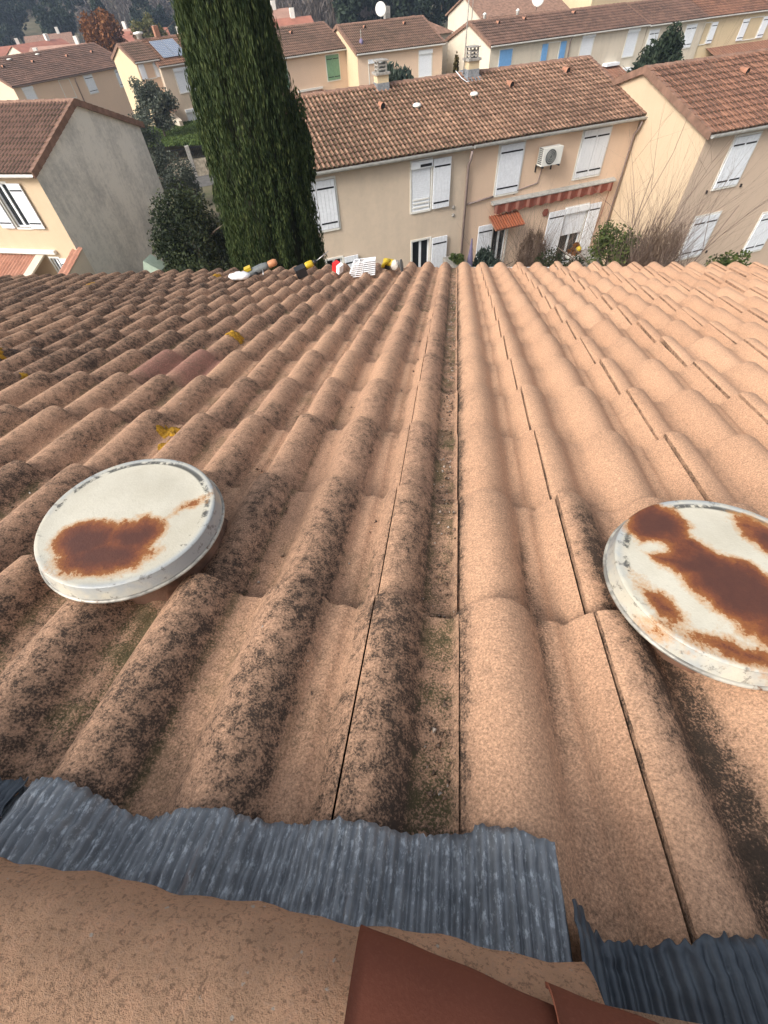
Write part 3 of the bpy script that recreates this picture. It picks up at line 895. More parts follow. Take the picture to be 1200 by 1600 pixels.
def leaf_shutter(par, u0, u1, z0, z1, mat, y0=-0.075, y1=-0.035, straps=True, tiltdeg=0.0, planks=True):
    """one shutter leaf: boards with thin grooves, two strap hinges"""
    mb = MB()
    n = max(2, int(round((u1 - u0) / 0.11))) if planks else 1
    w = (u1 - u0) / n
    for i in range(n):
        g = 0.003 if planks else 0
        mb.box(u0 + i * w + g, u0 + (i + 1) * w - g, y0, y1 - 0.004, z0, z1)
    mb.box(u0 + 0.004, u1 - 0.004, y1 - 0.006, y1, z0 + 0.004, z1 - 0.004)
    o = mb.build('shutter', mat, par)
    if straps:
        for zz in (z0 + 0.17, z1 - 0.20):
            MB().box(u0 + 0.03, u1 - 0.03, y0 - 0.006, y0 - 0.0015, zz - 0.022, zz + 0.022).build('hinge_strap', M['iron'], par)
    return o

def window(house, kind, u0, u1, z0, z1, sh='shutter', fr='frame', left=0.0, right=0.0, drop=0.5, surround=True, straps=True, bars=1):
    """kinds: closed1, closed2, roller, open, blind (roller half down). left/right = width of an opened leaf beside it."""
    mb = MB()
    if surround:
        t = 0.055
        mb.box(u0 - t, u0, -0.022, 0.05, z0 - t, z1 + t)
        mb.box(u1, u1 + t, -0.022, 0.05, z0 - t, z1 + t)
        mb.box(u0, u1, -0.022, 0.05, z1, z1 + t)
        mb.box(u0, u1, -0.045, 0.05, z0 - t, z0)
    else:
        mb.box(u0 - 0.02, u1 + 0.02, -0.03, 0.04, z0 - 0.05, z0)
    w = mb.build('window', M[fr], house)
    m = M[sh]
    if kind == 'closed2':
        c = (u0 + u1) / 2
        leaf_shutter(w, u0 + 0.01, c - 0.006, z0 + 0.01, z1 - 0.01, m, -0.05, -0.006, straps)
        leaf_shutter(w, c + 0.006, u1 - 0.01, z0 + 0.01, z1 - 0.01, m, -0.05, -0.006, straps)
    elif kind == 'closed1':
        leaf_shutter(w, u0 + 0.01, u1 - 0.01, z0 + 0.01, z1 - 0.01, m, -0.05, -0.006, straps)
    else:
        if kind in ('roller', 'blind'):
            zb = z0 + (0.0 if kind == 'roller' else (1 - drop) * (z1 - z0))
            MB().box(u0 - 0.03, u1 + 0.03, -0.10, 0.0, z1 - 0.16, z1 + 0.03).build('roller_box', M['white'], w)
            rb = MB()
            nn = max(3, int((z1 - 0.16 - zb) / 0.055))
            hz_ = (z1 - 0.16 - zb) / nn
            for i in range(nn):
                rb.box(u0 + 0.02, u1 - 0.02, -0.012, 0.02, zb + i * hz_ + 0.003, zb + (i + 1) * hz_ - 0.003)
            rb.box(u0 + 0.022, u1 - 0.022, -0.004, 0.018, zb, z1 - 0.16)
            rb.build('roller_shutter', m, w)
        if kind in ('open', 'blind'):
            pn = MB()
            y = 0.09
            t = 0.05
            pn.box(u0, u0 + t, y - 0.03, y + 0.03, z0, z1)
            pn.box(u1 - t, u1, y - 0.03, y + 0.03, z0, z1)
            pn.box(u0 + t, u1 - t, y - 0.03, y + 0.03, z0, z0 + t)
            pn.box(u0 + t, u1 - t, y - 0.03, y + 0.03, z1 - t, z1)
            for i in range(1, bars + 1):
                c = u0 + (u1 - u0) * i / (bars + 1)
                pn.box(c - 0.04, c + 0.04, y - 0.03, y + 0.03, z0 + t, z1 - t)
            pn.build('casement', M['white'], w)
            MB().box(u0 + 0.01, u1 - 0.01, y + 0.005, y + 0.012, z0 + 0.01, z1 - 0.01).build('pane', M['glass'], w)
            MB().box(u0 + 0.005, u1 - 0.005, 0.145, 0.158, z0 + 0.005, z1 - 0.005).build('room', M['dark'], w)
    if left:
        leaf_shutter(w, u0 - 0.065 - left, u0 - 0.065, z0 - 0.01, z1 + 0.01, m, -0.085, -0.04, straps)
    if right:
        leaf_shutter(w, u1 + 0.065, u1 + 0.065 + right, z0 - 0.01, z1 + 0.01, m, -0.085, -0.04, straps)
    return w

def house(label, loc, deg, u0, u1, half, ze, zr, wall, roofmat, z0=0.0, gable=None, gutter='gutter', holes=(), npts=9, rake=(0.12, 0.12), ov=0.20,
          pitch=0.30, gauge=0.36, group=None, seed=1, dirt_shade=0.35, name='house', hgt=0.046, ridge_tiles=True, back_npts=5, cat='house', tint=None):
    h = empty(name, loc, R(deg), label, cat, group)
    D = 2 * half
    mb = MB()
    wall_holes(mb, u0, u1, z0, ze, list(holes))
    MB().quad((u1, D, z0), (u0, D, z0), (u0, D, ze), (u1, D, ze)).build('back_wall', M[wall], h)
    if gable is None:
        for u in (u0, u1):
            mb.poly([(u, 0, z0), (u, 0, ze), (u, half, zr - 0.05), (u, D, ze), (u, D, z0)])
        mb.build('wall', M[wall], h)
    else:
        mb.build('wall', M[wall], h)
        for u in (u0, u1):
            g2 = MB()
            g2.poly([(u, 0, z0), (u, 0, ze), (u, half, zr - 0.05), (u, D, ze), (u, D, z0)])
            g2.build('gable_wall', M[gable], h)
    # roof slopes
    tanp = (zr - ze) / half
    ang = math.atan(tanp)
    ca, sa = math.cos(ang), math.sin(ang)
    L = half / ca + ov
    ncol = int(math.ceil((u1 - u0 + rake[0] + rake[1]) / pitch))
    p2 = (u1 - u0 + rake[0] + rake[1]) / ncol
    cols = [u0 - rake[0] + p2 * i for i in range(ncol)]
    nrow = int(round(L / gauge))
    gg = L / nrow
    rows = [(gg * i, gg * (i + 1)) for i in range(nrow)]
    def fr_f(x, s, hh):
        return np.stack([x, half - s * ca - hh * sa, zr - s * sa + hh * ca + 0.02], 1)
    def fr_b(x, s, hh):
        return np.stack([x, half + s * ca + hh * sa, zr - s * sa + hh * ca + 0.02], 1)
    ph = random.random() * 6
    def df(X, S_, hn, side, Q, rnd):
        return dirt_shade + 0.52 * (hn < 0.42) - 0.14 * (hn > 0.7) + 0.10 * np.sin(X * 0.9 + ph) * np.sin(S_ * 1.3 + ph) + 0.30 * np.clip((0.34 - Q) / 0.2, 0, 1) + 0.18 * (rnd - 0.5)  # dirty channels; row shadows painted in below each step
    rf = tile_field('roof', h, M[roofmat], cols, rows, fr_f, pitch=p2, npts=npts, dirt_shadef=df, seed=seed, tilt=0.034, lip=0.030, hgt=hgt, jitter=0.004, stations=[0.0, 0.16, 0.34, 0.9, 1.0])
    rb = tile_field('back_roof', h, M[roofmat], cols, rows, fr_b, pitch=p2, npts=back_npts, dirt_shadef=df, seed=seed + 1, tilt=0.026, lip=0.022, hgt=hgt, stations=[0.0, 1.0])
    # roof deck (hides the inside), with verge boards
    dk = MB()
    t = 0.02
    for sgn in (1, -1):
        ye = half - sgn * (L * ca - 0.02)
        zl = zr - (L - 0.02) * sa
        pts = [(u0 - rake[0] + 0.02, half, zr - t), (u1 + rake[1] - 0.02, half, zr - t), (u1 + rake[1] - 0.02, ye, zl - t), (u0 - rake[0] + 0.02, ye, zl - t)]
        dk.prism(pts, (0, 0, -0.08))
    dk.build('roof_deck', M['verge'], h)
    # verge tiles
    for u, sg in ((u0 - rake[0], -1), (u1 + rake[1], 1)):
        vg = MB()
        if (rake[0] if sg < 0 else rake[1]) < 0.02:
            continue                                         # party wall: the neighbour's tiles carry on
        for sgn in (1, -1):
            for (su, sl) in rows:
                y_a, z_a = half - sgn * su * ca, zr - su * sa
                y_b, z_b = half - sgn * sl * ca, zr - sl * sa
                a = u if sg < 0 else u - 0.10
                b = a + 0.10
                vg.prism([(a, y_a, z_a + 0.075), (b, y_a, z_a + 0.075), (b, y_b, z_b + 0.09), (a, y_b, z_b + 0.09)], (0, 0, -0.035))
                e = a - 0.025 if sg < 0 else b
                vg.prism([(e, y_a, z_a + 0.075), (e + 0.025, y_a, z_a + 0.075), (e + 0.025, y_b, z_b + 0.09), (e, y_b, z_b + 0.09)], (0, 0, -0.20))
        vg.build('verge', M['verge'], h)
    if ridge_tiles:
        rd = MB()
        n = int((u1 - u0 + rake[0] + rake[1]) / 0.40)
        w = (u1 - u0 + rake[0] + rake[1]) / n
        for i in range(n):
            a = u0 - rake[0] + i * w
            rd_pts0 = [(a, half + 0.135 * math.cos(q), zr - 0.01 + 0.10 * math.sin(q)) for q in np.linspace(0, math.pi, 7)]
            rd_pts1 = [(a + w * 1.06, half + 0.115 * math.cos(q), zr - 0.02 + 0.092 * math.sin(q)) for q in np.linspace(0, math.pi, 7)]
            b0 = rd_pts0 + rd_pts1
            rd.add(b0, [(j, j + 1, j + 8, j + 7) for j in range(6)] + [tuple(range(7)), tuple(range(13, 6, -1))], False)
        rd.build('ridge', M['ridge_far'], h)
    if gutter:
        gy = -(ov * ca) - 0.045
        gz = ze - ov * sa - 0.015
        gt = MB()
        pr = [(0.062 * math.cos(q), 0.062 * math.sin(q)) for q in np.linspace(math.pi, 2 * math.pi, 7)] + [(0.062, 0.02), (0.05, 0.02)] + [(0.05 * math.cos(q), 0.05 * math.sin(q)) for q in np.linspace(2 * math.pi, math.pi, 7)] + [(-0.05, 0.02), (-0.062, 0.02)]
        gt.prism([(u0 - rake[0] + 0.03, gy + a, gz + b) for a, b in pr], (u1 - u0 + rake[0] + rake[1] - 0.06, 0, 0))
        gt.build('gutter', M[gutter], h)
        sf = MB()
        sf.box(u0, u1, -(ov * ca) + 0.01, 0.0, ze - ov * sa - 0.03, ze - ov * sa - 0.008)
        sf.build('soffit', M['verge'], h)
    h['half'] = half
    return h
def drop_prop(h):
    if 'half' in h: del h['half']
M['verge'] = mat_plain('brown_verge_tile', (0.20, 0.115, 0.08), 0.9, var=0.3, scale=5)
M['ridge_far'] = mat_plain('weathered_ridge_tile', (0.23, 0.135, 0.095), 0.9, var=0.35, scale=4)

def pipe(house_, pts, r=0.045, mat='gutter_brown', name='downpipe'):
    return MB().tube(pts, r, 8).build(name, M[mat], house_)

def chimney(house_, u, y, zb, zt, w=0.40, d=0.36):
    b = MB()
    b.box(u - w / 2, u + w / 2, y - d / 2, y + d / 2, zb - 0.9, zt - 0.34)
    c = b.build('chimney', M['wall_sand'], house_)
    f = MB()
    f.prism([(u - w / 2 - 0.10, y - d / 2 - 0.18, zb - 0.16), (u + w / 2 + 0.10, y - d / 2 - 0.18, zb - 0.16), (u + w / 2 + 0.10, y + d / 2 + 0.08, zb + 0.06), (u - w / 2 - 0.10, y + d / 2 + 0.08, zb + 0.06)], (0, 0, 0.06))
    f.box(u - w / 2 - 0.015, u + w / 2 + 0.015, y - d / 2 - 0.015, y + d / 2 + 0.015, zb - 0.1, zb + 0.16)
    f.build('chimney_flashing', M['zinc'], c)
    k_ = MB()
    k_.box(u - w / 2 - 0.05, u + w / 2 + 0.05, y - d / 2 - 0.05, y + d / 2 + 0.05, zt - 0.34, zt - 0.28)
    for z in (zt - 0.21, zt - 0.12):
        k_.box(u - w / 2 + 0.03, u + w / 2 - 0.03, y - d / 2 + 0.03, y + d / 2 - 0.03, z - 0.018, z + 0.018)
    k_.box(u - w / 2 - 0.01, u + w / 2 + 0.01, y - d / 2 - 0.01, y + d / 2 + 0.01, zt - 0.03, zt)
    for sx in (-1, 1):
        for sy in (-1, 1):
            k_.box(u + sx * (w / 2 - 0.06) - 0.025, u + sx * (w / 2 - 0.06) + 0.025, y + sy * (d / 2 - 0.06) - 0.025, y + sy * (d / 2 - 0.06) + 0.025, zt - 0.28, zt - 0.03)
    k_.build('chimney_cowl', M['concrete'], c)
    return c

def slope_pt(half, ze, zr, y, up=0.0):
    return zr - (zr - ze) / half * abs(half - y) + 0.02 + up

# --- the two facing terrace houses
CL = (0.32, 18.0, 0.0)
zeC, zrC, hfC = 5.33, 6.40, 3.60
hl = [(-5.85, -4.63, 3.70, 5.02), (-2.05, -1.37, 3.72, 5.06), (-5.22, -4.66, 1.75, 2.78), (-2.03, -1.34, 0.85, 2.80)]
hA = house('two-storey beige house facing the near roof, left of the drainpipe, one upper shutter folded back', CL, 28, -6.75, 0.0, hfC, zeC, zrC, 'wall_beige', 'tile_mid', holes=[hl[1], hl[2], hl[3]], npts=15, gauge=0.265, rake=(0.12, 0.0), gutter='gutter', seed=21, back_npts=7)
window(hA, 'closed2', *hl[0], sh='shutter')
w_ = window(hA, 'roller', *hl[1], sh='shutter', right=0.62)
MB().box(-1.78, -1.39, -0.112, -0.101, 4.93, 5.0).build('roller_slot', M['iron'], w_)
bl = MB()
for i, z in enumerate((3.80, 3.92, 4.02)):
    bl.box(-2.0, -1.42, -0.035, -0.015, z, z + 0.035)
bl.build('window_rail', M['frame'], w_)
window(hA, 'open', *hl[2], right=0.50)
window(hA, 'open', *hl[3], right=0.60, bars=1)
pipe(hA, [(-0.045, -0.24, 5.16), (-0.045, -0.20, 4.95), (-0.045, -0.07, 4.75), (-0.045, -0.07, 0.0)], 0.045)
fx = MB()
for zz, uu in ((3.62, -0.47), (3.38, -0.46)):
    fx.lathe([(0.05, -0.02), (0.06, 0.0), (0.05, 0.03), (0.02, 0.05)], 14, Matrix.Translation((uu, 0, zz)) @ Matrix.Rotation(R(90), 4, 'X'))
fx.build('wall_lamp', M['concrete'], hA)
chimney(hA, -1.70, 3.42, 6.36, 7.05)
# white round vents, and small tile vents on the street roofs
def dome_vent(h_, u, y, zs, r=0.14):
    m = Matrix.Translation((u, y, zs))
    MB().lathe([(r * 0.55, -0.05), (r * 0.6, 0.05), (r, 0.055), (r * 0.98, 0.09), (r * 0.8, 0.125), (r * 0.4, 0.14), (0.003, 0.143)], 20, m).build('roof_vent', M['frame'], h_)
def tile_vent(h_, u, y, zs, s=1.0):
    b = MB()
    arc0 = [(u + 0.075 * s * math.cos(q), y - 0.10 * s, zs + 0.10 * s * math.sin(q)) for q in np.linspace(0, math.pi, 7)]
    arc1 = [(u + 0.060 * s * math.cos(q), y + 0.16 * s, zs + 0.03 + 0.075 * s * math.sin(q)) for q in np.linspace(0, math.pi, 7)]
    b.add(arc0 + arc1, [(j, j + 1, j + 8, j + 7) for j in range(6)])
    o = b.build('tile_vent', M['tile_vent'], h_)
    MB().poly([(p[0], y - 0.08 * s, p[2] - 0.006) for p in arc0]).build('vent_mouth', M['dark'], o)
M['tile_vent'] = mat_plain('vent_tile_clay', (0.33, 0.16, 0.10), 0.9, var=0.2)
zc = lambda y, up=0.0: slope_pt(hfC, zeC, zrC, y, up)
dome_vent(hA, -0.98, 2.05, zc(2.05))
tile_vent(hA, -2.12, 2.30, zc(2.30, 0.04), 1.3)
tile_vent(hA, -6.2, 1.75, zc(1.75, 0.04), 1.3)

hr = [(1.12, 2.02, 3.74, 5.12), (4.36, 5.46, 3.78, 5.13), (1.26, 1.86, 0.35, 2.86), (4.39, 5.37, 0.75, 2.83)]
hB = house('two-storey peach house right of the drainpipe, with air conditioner and folded awning', CL, 28, 0.002, 6.63, hfC, zeC, zrC, 'wall_peach', 'tile_mid', holes=[hr[2], hr[3]], npts=15, gauge=0.265, rake=(0.0, 0.10), gutter='gutter', seed=22, back_npts=7)
window(hB, 'closed1', *hr[0], sh='shutter')
window(hB, 'closed2', *hr[1], sh='shutter_worn')
window(hB, 'open', *hr[2], left=0.60, bars=1)
window(hB, 'blind', *hr[3], left=0.72, right=0.52, drop=0.45, bars=1)
chimney(hB, 1.68, 3.42, 6.40, 7.10)
dome_vent(hB, 1.20, 2.20, zc(2.20))
tile_vent(hB, 2.75, 2.45, zc(2.45, 0.04), 1.3)
tile_vent(hB, 5.25, 2.80, zc(2.80, 0.04), 1.3)
cb = MB().tube([(1.05, 3.36, 6.55), (1.15, 3.1, 6.40), (1.3, 3.0, 6.30), (1.42, 3.0, 6.30)], 0.012, 6)
cb.build('aerial_cable', M['white'], hB)
MB().tube([(1.40, 3.45, 6.35), (1.43, 3.46, 8.3)], 0.02, 6).build('aerial_mast', M['concrete'], hB)
pipe(hB, [(6.52, -0.24, 5.16), (6.52, -0.20, 4.98), (6.52, -0.06, 4.8), (6.52, -0.06, 0.0)], 0.028, 'gutter_brown')
pipe(hB, [(0.02, -0.045, 3.64), (0.7, -0.045, 3.70), (1.05, -0.045, 3.72)], 0.03, 'gutter_brown', 'branch_pipe')
# air conditioner
a = MB().box(2.60, 3.36, -0.36, -0.08, 4.42, 4.90).build('air_conditioner', M['ac'], hB)
fan = MB().lathe([(0.205, 0.0), (0.205, 0.012), (0.19, 0.014)], 32, Matrix.Translation((2.92, -0.36, 4.66)) @ Matrix.Rotation(R(90), 4, 'X'))
fan.build('fan_grille', M['grille'], a)
sl_ = MB()
for i in range(9):
    sl_.box(2.592, 2.599, -0.33, -0.11, 4.47 + i * 0.05, 4.50 + i * 0.05)
sl_.build('side_slats', M['grille'], a)
rg = MB()
for r_ in (0.06, 0.11, 0.16):
    ring = [(2.92 + r_ * math.cos(q), -0.376, 4.66 + r_ * math.sin(q)) for q in np.linspace(0, 6.2832, 25)]
    rg.tube(ring, 0.004, 4, False)
rg.build('fan_guard', M['ac'], a)
br = MB()
for uu in (2.64, 3.27):
    br.box(uu - 0.02, uu + 0.02, -0.44, 0.0, 4.39, 4.425)
    br.box(uu - 0.02, uu + 0.02, -0.03, 0.0, 4.2, 4.39)
br.build('bracket', M['iron'], a)
pipe(hB, [(2.92, -0.2, 4.42), (2.92, -0.02, 4.36), (2.82, -0.02, 3.86), (2.0, -0.02, 3.76), (1.9, -0.02, 3.65)], 0.018, 'gutter_brown', 'cable')
# awning
aw = MB().prism([(1.02, 0.0, 3.48), (1.02, -0.16, 3.47), (1.02, -0.18, 3.50), (1.02, -0.16, 3.54), (1.02, 0.0, 3.58)], (5.22, 0, 0)).build('awning', M['gutter'], hB)
va = MB()
n = 92
pf, pb = [], []
for i in range(n + 1):
    a0 = 1.10 + 5.06 * i / n
    y_ = -0.15 - 0.012 * math.sin(i * 0.785)
    pf.append((a0, y_, 3.20 + 0.025 * math.cos(i * math.pi / 4)))
    pb.append((a0, y_, 3.47))
va.add(pf + pb, [(q, q + 1, n + 2 + q, n + 1 + q) for q in range(n)], True)
k = NT('striped_canvas')
_sx = k.n('ShaderNodeSeparateXYZ')
k.set(_sx.inputs[0], k.coord())
_fr = k.math('FRACT', k.math('MULTIPLY', k.math('SUBTRACT', _sx.outputs[0], 1.1), 1 / 0.44))
_c = k.mix(k.math('LESS_THAN', _fr, 0.27), (0.21, 0.060, 0.038), (0.33, 0.15, 0.11))
M['valance'] = k.fin(_c, 0.9)
va.build('valance', M['valance'], aw)
MB().tube([(6.15, -0.06, 3.2), (6.10, -0.06, 2.4), (6.0, -0.06, 1.9)], 0.012, 6).build('crank_rod', M['valance_red'], aw)
# tiled door canopy
cn = [MB(), ]
dk = MB()
dk.prism([(1.00, 0.0, 3.06), (2.20, 0.0, 3.06), (2.20, -0.58, 2.80), (1.00, -0.58, 2.80)], (0, 0, 0.03))
cdk = dk.build('door_canopy', M['redtile'] if 'redtile' in M else M['tile_vent'], hB)
def fr_c(x, s, h):
    q = 0.411
    return np.stack([x, -s * math.cos(q) - h * math.sin(q), 3.10 - s * math.sin(q) + h * math.cos(q)], 1)
M['canopy_tile'] = mat_tile('canopy_tile', (0.34, 0.10, 0.045), (0.28, 0.085, 0.04), (0.09, 0.04, 0.03), grain=40, spot=15, patch=2, fine=False)
tile_field('canopy_tiles', hB, M['canopy_tile'], [1.0 + 0.2 * i for i in range(6)], [(0.0, 0.32), (0.32, 0.66)], fr_c, pitch=0.2, npts=11, hgt=0.035, seed=9, dirt_shadef=lambda X, S_, hn, sd, Q, r: 0.15 + 0.2 * (hn < 0.3))
for o in list(hB.children):
    if o.name.startswith('canopy_tiles'):
        o.parent = cdk
MB().lathe([(0.13, 0.0), (0.13, 0.05), (0.09, 0.055)], 6, Matrix.Translation((3.44, 0, 2.86)) @ Matrix.Rotation(R(90), 4, 'X'), smooth=False).build('wall_vent', M['valance_red'], hB)
for hh in (hA, hB): drop_prop(hh)

# --- house on the right, standing forward
cosC, sinC = math.cos(R(28)), math.sin(R(28))
RO = (CL[0] + 6.64 * cosC + 2.94 * sinC, CL[1] + 6.64 * sinC - 2.94 * cosC, 0)
rr_ = [(1.22, 2.24, 3.66, 5.02), (1.05, 2.15, 1.45, 2.82), (4.45, 5.45, 1.05, 2.42)]
hR = house('two-storey house standing forward at the right edge, bright cream gable and white closed shutters', RO, 27.5, 0.0, 7.6, 3.35, 5.30, 6.38, 'wall_dull', 'tile_red', gable='wall_cream', holes=[], npts=15, gauge=0.30, rake=(0.10, 0.12), seed=31, back_npts=7)
for q in rr_:
    window(hR, 'closed2', *q, sh='shutter')
hk = MB()
for uu, zz in ((1.0, 3.62), (2.5, 3.60), (2.4, 1.5), (4.2, 1.1)):
    hk.box(uu - 0.02, uu + 0.02, -0.05, 0.0, zz - 0.06, zz + 0.03)
hk.build('shutter_catch', M['iron'], hR)
tile_vent(hR, 3.2, 2.3, slope_pt(3.35, 5.30, 6.38, 2.3, 0.04), 1.3)
drop_prop(hR)

# --- house on the left with the bare grey gable
LO = (-14.10, 16.24, 0)
lw = [(-2.02, -1.40, 3.60, 4.95), (-1.42, -1.05, 1.5, 2.56)]
hL = house('two-storey house at the left edge, rough grey-stained gable wall and open white shutters', LO, -4, -9.0, 0.0, 3.30, 5.30, 6.50, 'wall_cream', 'tile_brown', gable='wall_grey', holes=lw, npts=13, rake=(0.12, 0.10), gutter='gutter_white', seed=41, gauge=0.28)
window(hL, 'open', *lw[0], left=0.55, right=0.55, bars=1)
window(hL, 'open', *lw[1], right=0.36, bars=1)
# lean-to and side wing
def fr_l(x, s, h):
    q = 0.30
    return np.stack([x, -0.05 - s * math.cos(q) - h * math.sin(q), 2.62 - s * math.sin(q) + h * math.cos(q)], 1)
M['tile_salmon'] = mat_tile('salmon_tile', (0.50, 0.25, 0.17), (0.40, 0.18, 0.12), (0.07, 0.04, 0.03), grain=40, spot=11, patch=1.2, fine=False)
lt = MB().box(-7.8, -1.75, -2.3, 0.0, 0.0, 1.85).build('lean_to', M['wall_cream'], hL)
o = tile_field('lean_to_roof', lt, M['tile_salmon'], [-7.9 + 0.3 * i for i in range(20)], [(0.36 * i, 0.36 * (i + 1)) for i in range(7)], fr_l, pitch=0.30, npts=11, seed=43, dirt_shadef=lambda X, S_, hn, sd, Q, r: 0.2 + 0.25 * (hn < 0.3))
MB().prism([(-1.90, 0, 2.66), (-1.55, 0, 2.66), (-1.55, -2.45, 1.92), (-1.90, -2.45, 1.92)], (0, 0, 0.06)).build('lean_to_verge', M['wall_pale'], lt)
MB().box(-8.0, -0.95, -0.14, 0.0, 2.74, 2.86).build('awning_case', M['gutter_white'], hL)
# low mono-pitch side wall capped by tiles
MB().prism([(0.16, 0.1, 0), (0.16, 0.1, 2.86), (0.16, -2.6, 2.0), (0.16, -2.6, 0)], (-0.28, 0, 0)).build('wing_wall', M['wall_pale'], hL)
def fr_w(x, s, h):
    q = 0.31
    return np.stack([x, 0.1 - s * math.cos(q) - h * math.sin(q), 2.90 - s * math.sin(q) + h * math.cos(q)], 1)
tile_field('wing_coping', hL, M['tile_salmon'], [-0.18], [(0.36 * i, 0.36 * (i + 1)) for i in range(8)], fr_w, pitch=0.42, npts=11, seed=44, dirt_shadef=lambda X, S_, hn, sd, Q, r: 0.2 + 0 * X)
drop_prop(hL)

# --- houses behind
hG = house('peach house with green shutters behind the cypress', (-13.02, 43.08, 0), 40, -4.2, 5.42, 3.70, 5.25, 6.38, 'wall_peach', 'tile_brown', npts=9, seed=51, gutter='gutter_white')
window(hG, 'closed2', 3.50, 4.58, 3.64, 4.98, sh='shutter_green')
window(hG, 'closed2', -0.75, 0.27, 3.64, 4.95, sh='shutter_green')
MB().box(0.86, 2.95, -0.12, 0.0, 3.30, 3.42).build('awning_case', M['frame'], hG)
prt = MB().box(-0.5, 2.9, -1.4, 0.0, 0.0, 2.70).build('porch', M['wall_peach'], hG)
tile_field('porch_roof', prt, M['tile_red'], [-0.6 + 0.3 * i for i in range(12)], [(0.36 * i, 0.36 * (i + 1)) for i in range(4)], lambda x, s, h: np.stack([x, -0.02 - s * 0.95 - h * 0.3, 3.18 - s * 0.3 + h * 0.95], 1), pitch=0.3, npts=7, seed=52)
tile_vent(hG, 2.2, 2.6, slope_pt(3.7, 5.25, 6.38, 2.6, 0.04), 1.4)
drop_prop(hG)
hM = house('peach house with a satellite dish on the ridge, behind the green oleander', (-7.78, 44.32, 0), 30, 0.0, 6.88, 3.75, 5.12, 6.28, 'wall_peach', 'tile_brown', npts=9, seed=53, gutter='gutter_white', gable='wall_sand')
window(hM, 'blind', 0.86, 1.92, 3.3, 4.66, drop=0.14, bars=1)
window(hM, 'roller', 4.92, 5.98, 3.45, 4.80)
tile_vent(hM, 1.8, 2.9, slope_pt(3.75, 5.12, 6.28, 2.9, 0.04), 1.4)
tile_vent(hM, 5.0, 2.8, slope_pt(3.75, 5.12, 6.28, 2.8, 0.04), 1.4)
ext = MB().box(6.9, 10.1, 4.6, 8.2, 0.0, 5.25).build('back_wing', M['wall_pale'], hM)
MB().add([(6.7, 4.35, 5.2), (10.3, 4.35, 5.2), (10.3, 8.4, 5.2), (6.7, 8.4, 5.2), (6.7, 6.2, 6.2), (7.4, 6.2, 6.25)], [(0, 1, 5, 4), (1, 2, 5), (2, 3, 4, 5), (3, 0, 4), (0, 3, 2, 1)]).build('back_wing_roof', M['ridge_far'], ext)
MB().box(8.0, 9.0, 4.55, 4.6, 3.2, 4.6).build('back_wing_window', M['white'], ext)
pm = MB().tube([(0.75, 1.0, 5.4), (0.75, 1.02, 6.15)], 0.03, 6).build('roof_pipe', M['concrete'], hM)
MB().lathe([(0.16, -0.1), (0.13, 0.12), (0.05, 0.2)], 12, Matrix.Translation((0.75, 1.0, 5.52))).build('pipe_collar', M['mauve'], pm)
MB().box(4.1, 4.5, 4.3, 4.7, 5.9, 6.95).build('chimney', M['concrete'], hM)
drop_prop(hM)
def dish(loc, face, r, label):
    d = empty('satellite_dish', loc, face, label, 'satellite dish')
    m = Matrix.Translation((0, 0, r * 1.25)) @ Matrix.Rotation(R(68), 4, 'X')
    MB().lathe([(0.004, -0.05), (r * 0.4, -0.035), (r * 0.75, -0.012), (r, 0.03), (r, 0.045), (r * 0.75, 0.005), (r * 0.4, -0.02), (0.004, -0.03)], 28, m, cap_top=False, cap_bot=False).build('reflector', M['frame'], d)
    MB().tube([(0, 0.05, 0), (0, 0.05, r * 1.2)], 0.03, 8).build('mast', M['concrete'], d)
    MB().tube([(0, -0.02, r * 0.45), (0, -r * 1.0, r * 0.95)], 0.014, 6).build('feed_arm', M['concrete'], d)
M_Z = 6.28
uM = (3.5 * math.cos(R(30)) - 3.75 * math.sin(R(30)) - 7.78, 3.5 * math.sin(R(30)) + 3.75 * math.cos(R(30)) + 44.32)
dish((uM[0], uM[1], 6.36), R(12), 0.40, 'cream satellite dish on the ridge of the peach house behind the oleander')

BO = (1.69, 45.97, 0)
blues = []
hU = house('pale terrace house with blue shutters, end of the back row', BO, 32, 0.0, 7.2, 3.05, 5.0, 5.98, 'wall_pale', 'tile_brown', npts=7, rake=(0.12, 0.0), seed=55, gutter='gutter_white')
window(hU, 'closed2', 0.82, 1.90, 3.40, 4.66, sh='shutter_blue', straps=False)
window(hU, 'open', 5.12, 6.18, 3.40, 4.66, sh='shutter_blue', left=0.5, right=0.5, straps=False)
pipe(hU, [(7.1, -0.2, 4.85), (7.1, -0.06, 4.6), (7.1, -0.06, 0)], 0.045, 'gutter_brown')
MB().tube([(0.5, 3.6, 5.9), (0.5, 3.6, 7.9)], 0.025, 6).build('aerial_mast', M['concrete'], hU)
for uu in (2.0, 5.0):
    MB().lathe([(0.10, -0.3), (0.10, 0.35), (0.16, 0.4), (0.05, 0.5)], 10, Matrix.Translation((uu, 4.2, 5.8))).build('vent_pipe', M['frame'], hU)
tile_vent(hU, 2.0, 2.3, slope_pt(3.05, 5, 5.98, 2.3, 0.04), 1.4)
tile_vent(hU, 4.4, 2.4, slope_pt(3.05, 5, 5.98, 2.4, 0.04), 1.4)
hV = house('pale terrace house with white roller shutters, middle of the back row', BO, 32, 7.202, 14.6, 3.05, 5.0, 5.98, 'wall_pale', 'tile_brown', npts=7, rake=(0.0, 0.05), seed=57, gutter='gutter_white')
window(hV, 'roller', 8.25, 9.40, 3.30, 4.86)
window(hV, 'roller', 12.75, 13.86, 3.30, 4.80)
MB().box(10.9, 12.2, -0.5, 0.0, 2.95, 3.12).build('awning_case', M['white'], hV)
MB().box(12.9, 13.9, -0.4, 0.0, 2.50, 2.66).build('awning_case', M['white'], hV)
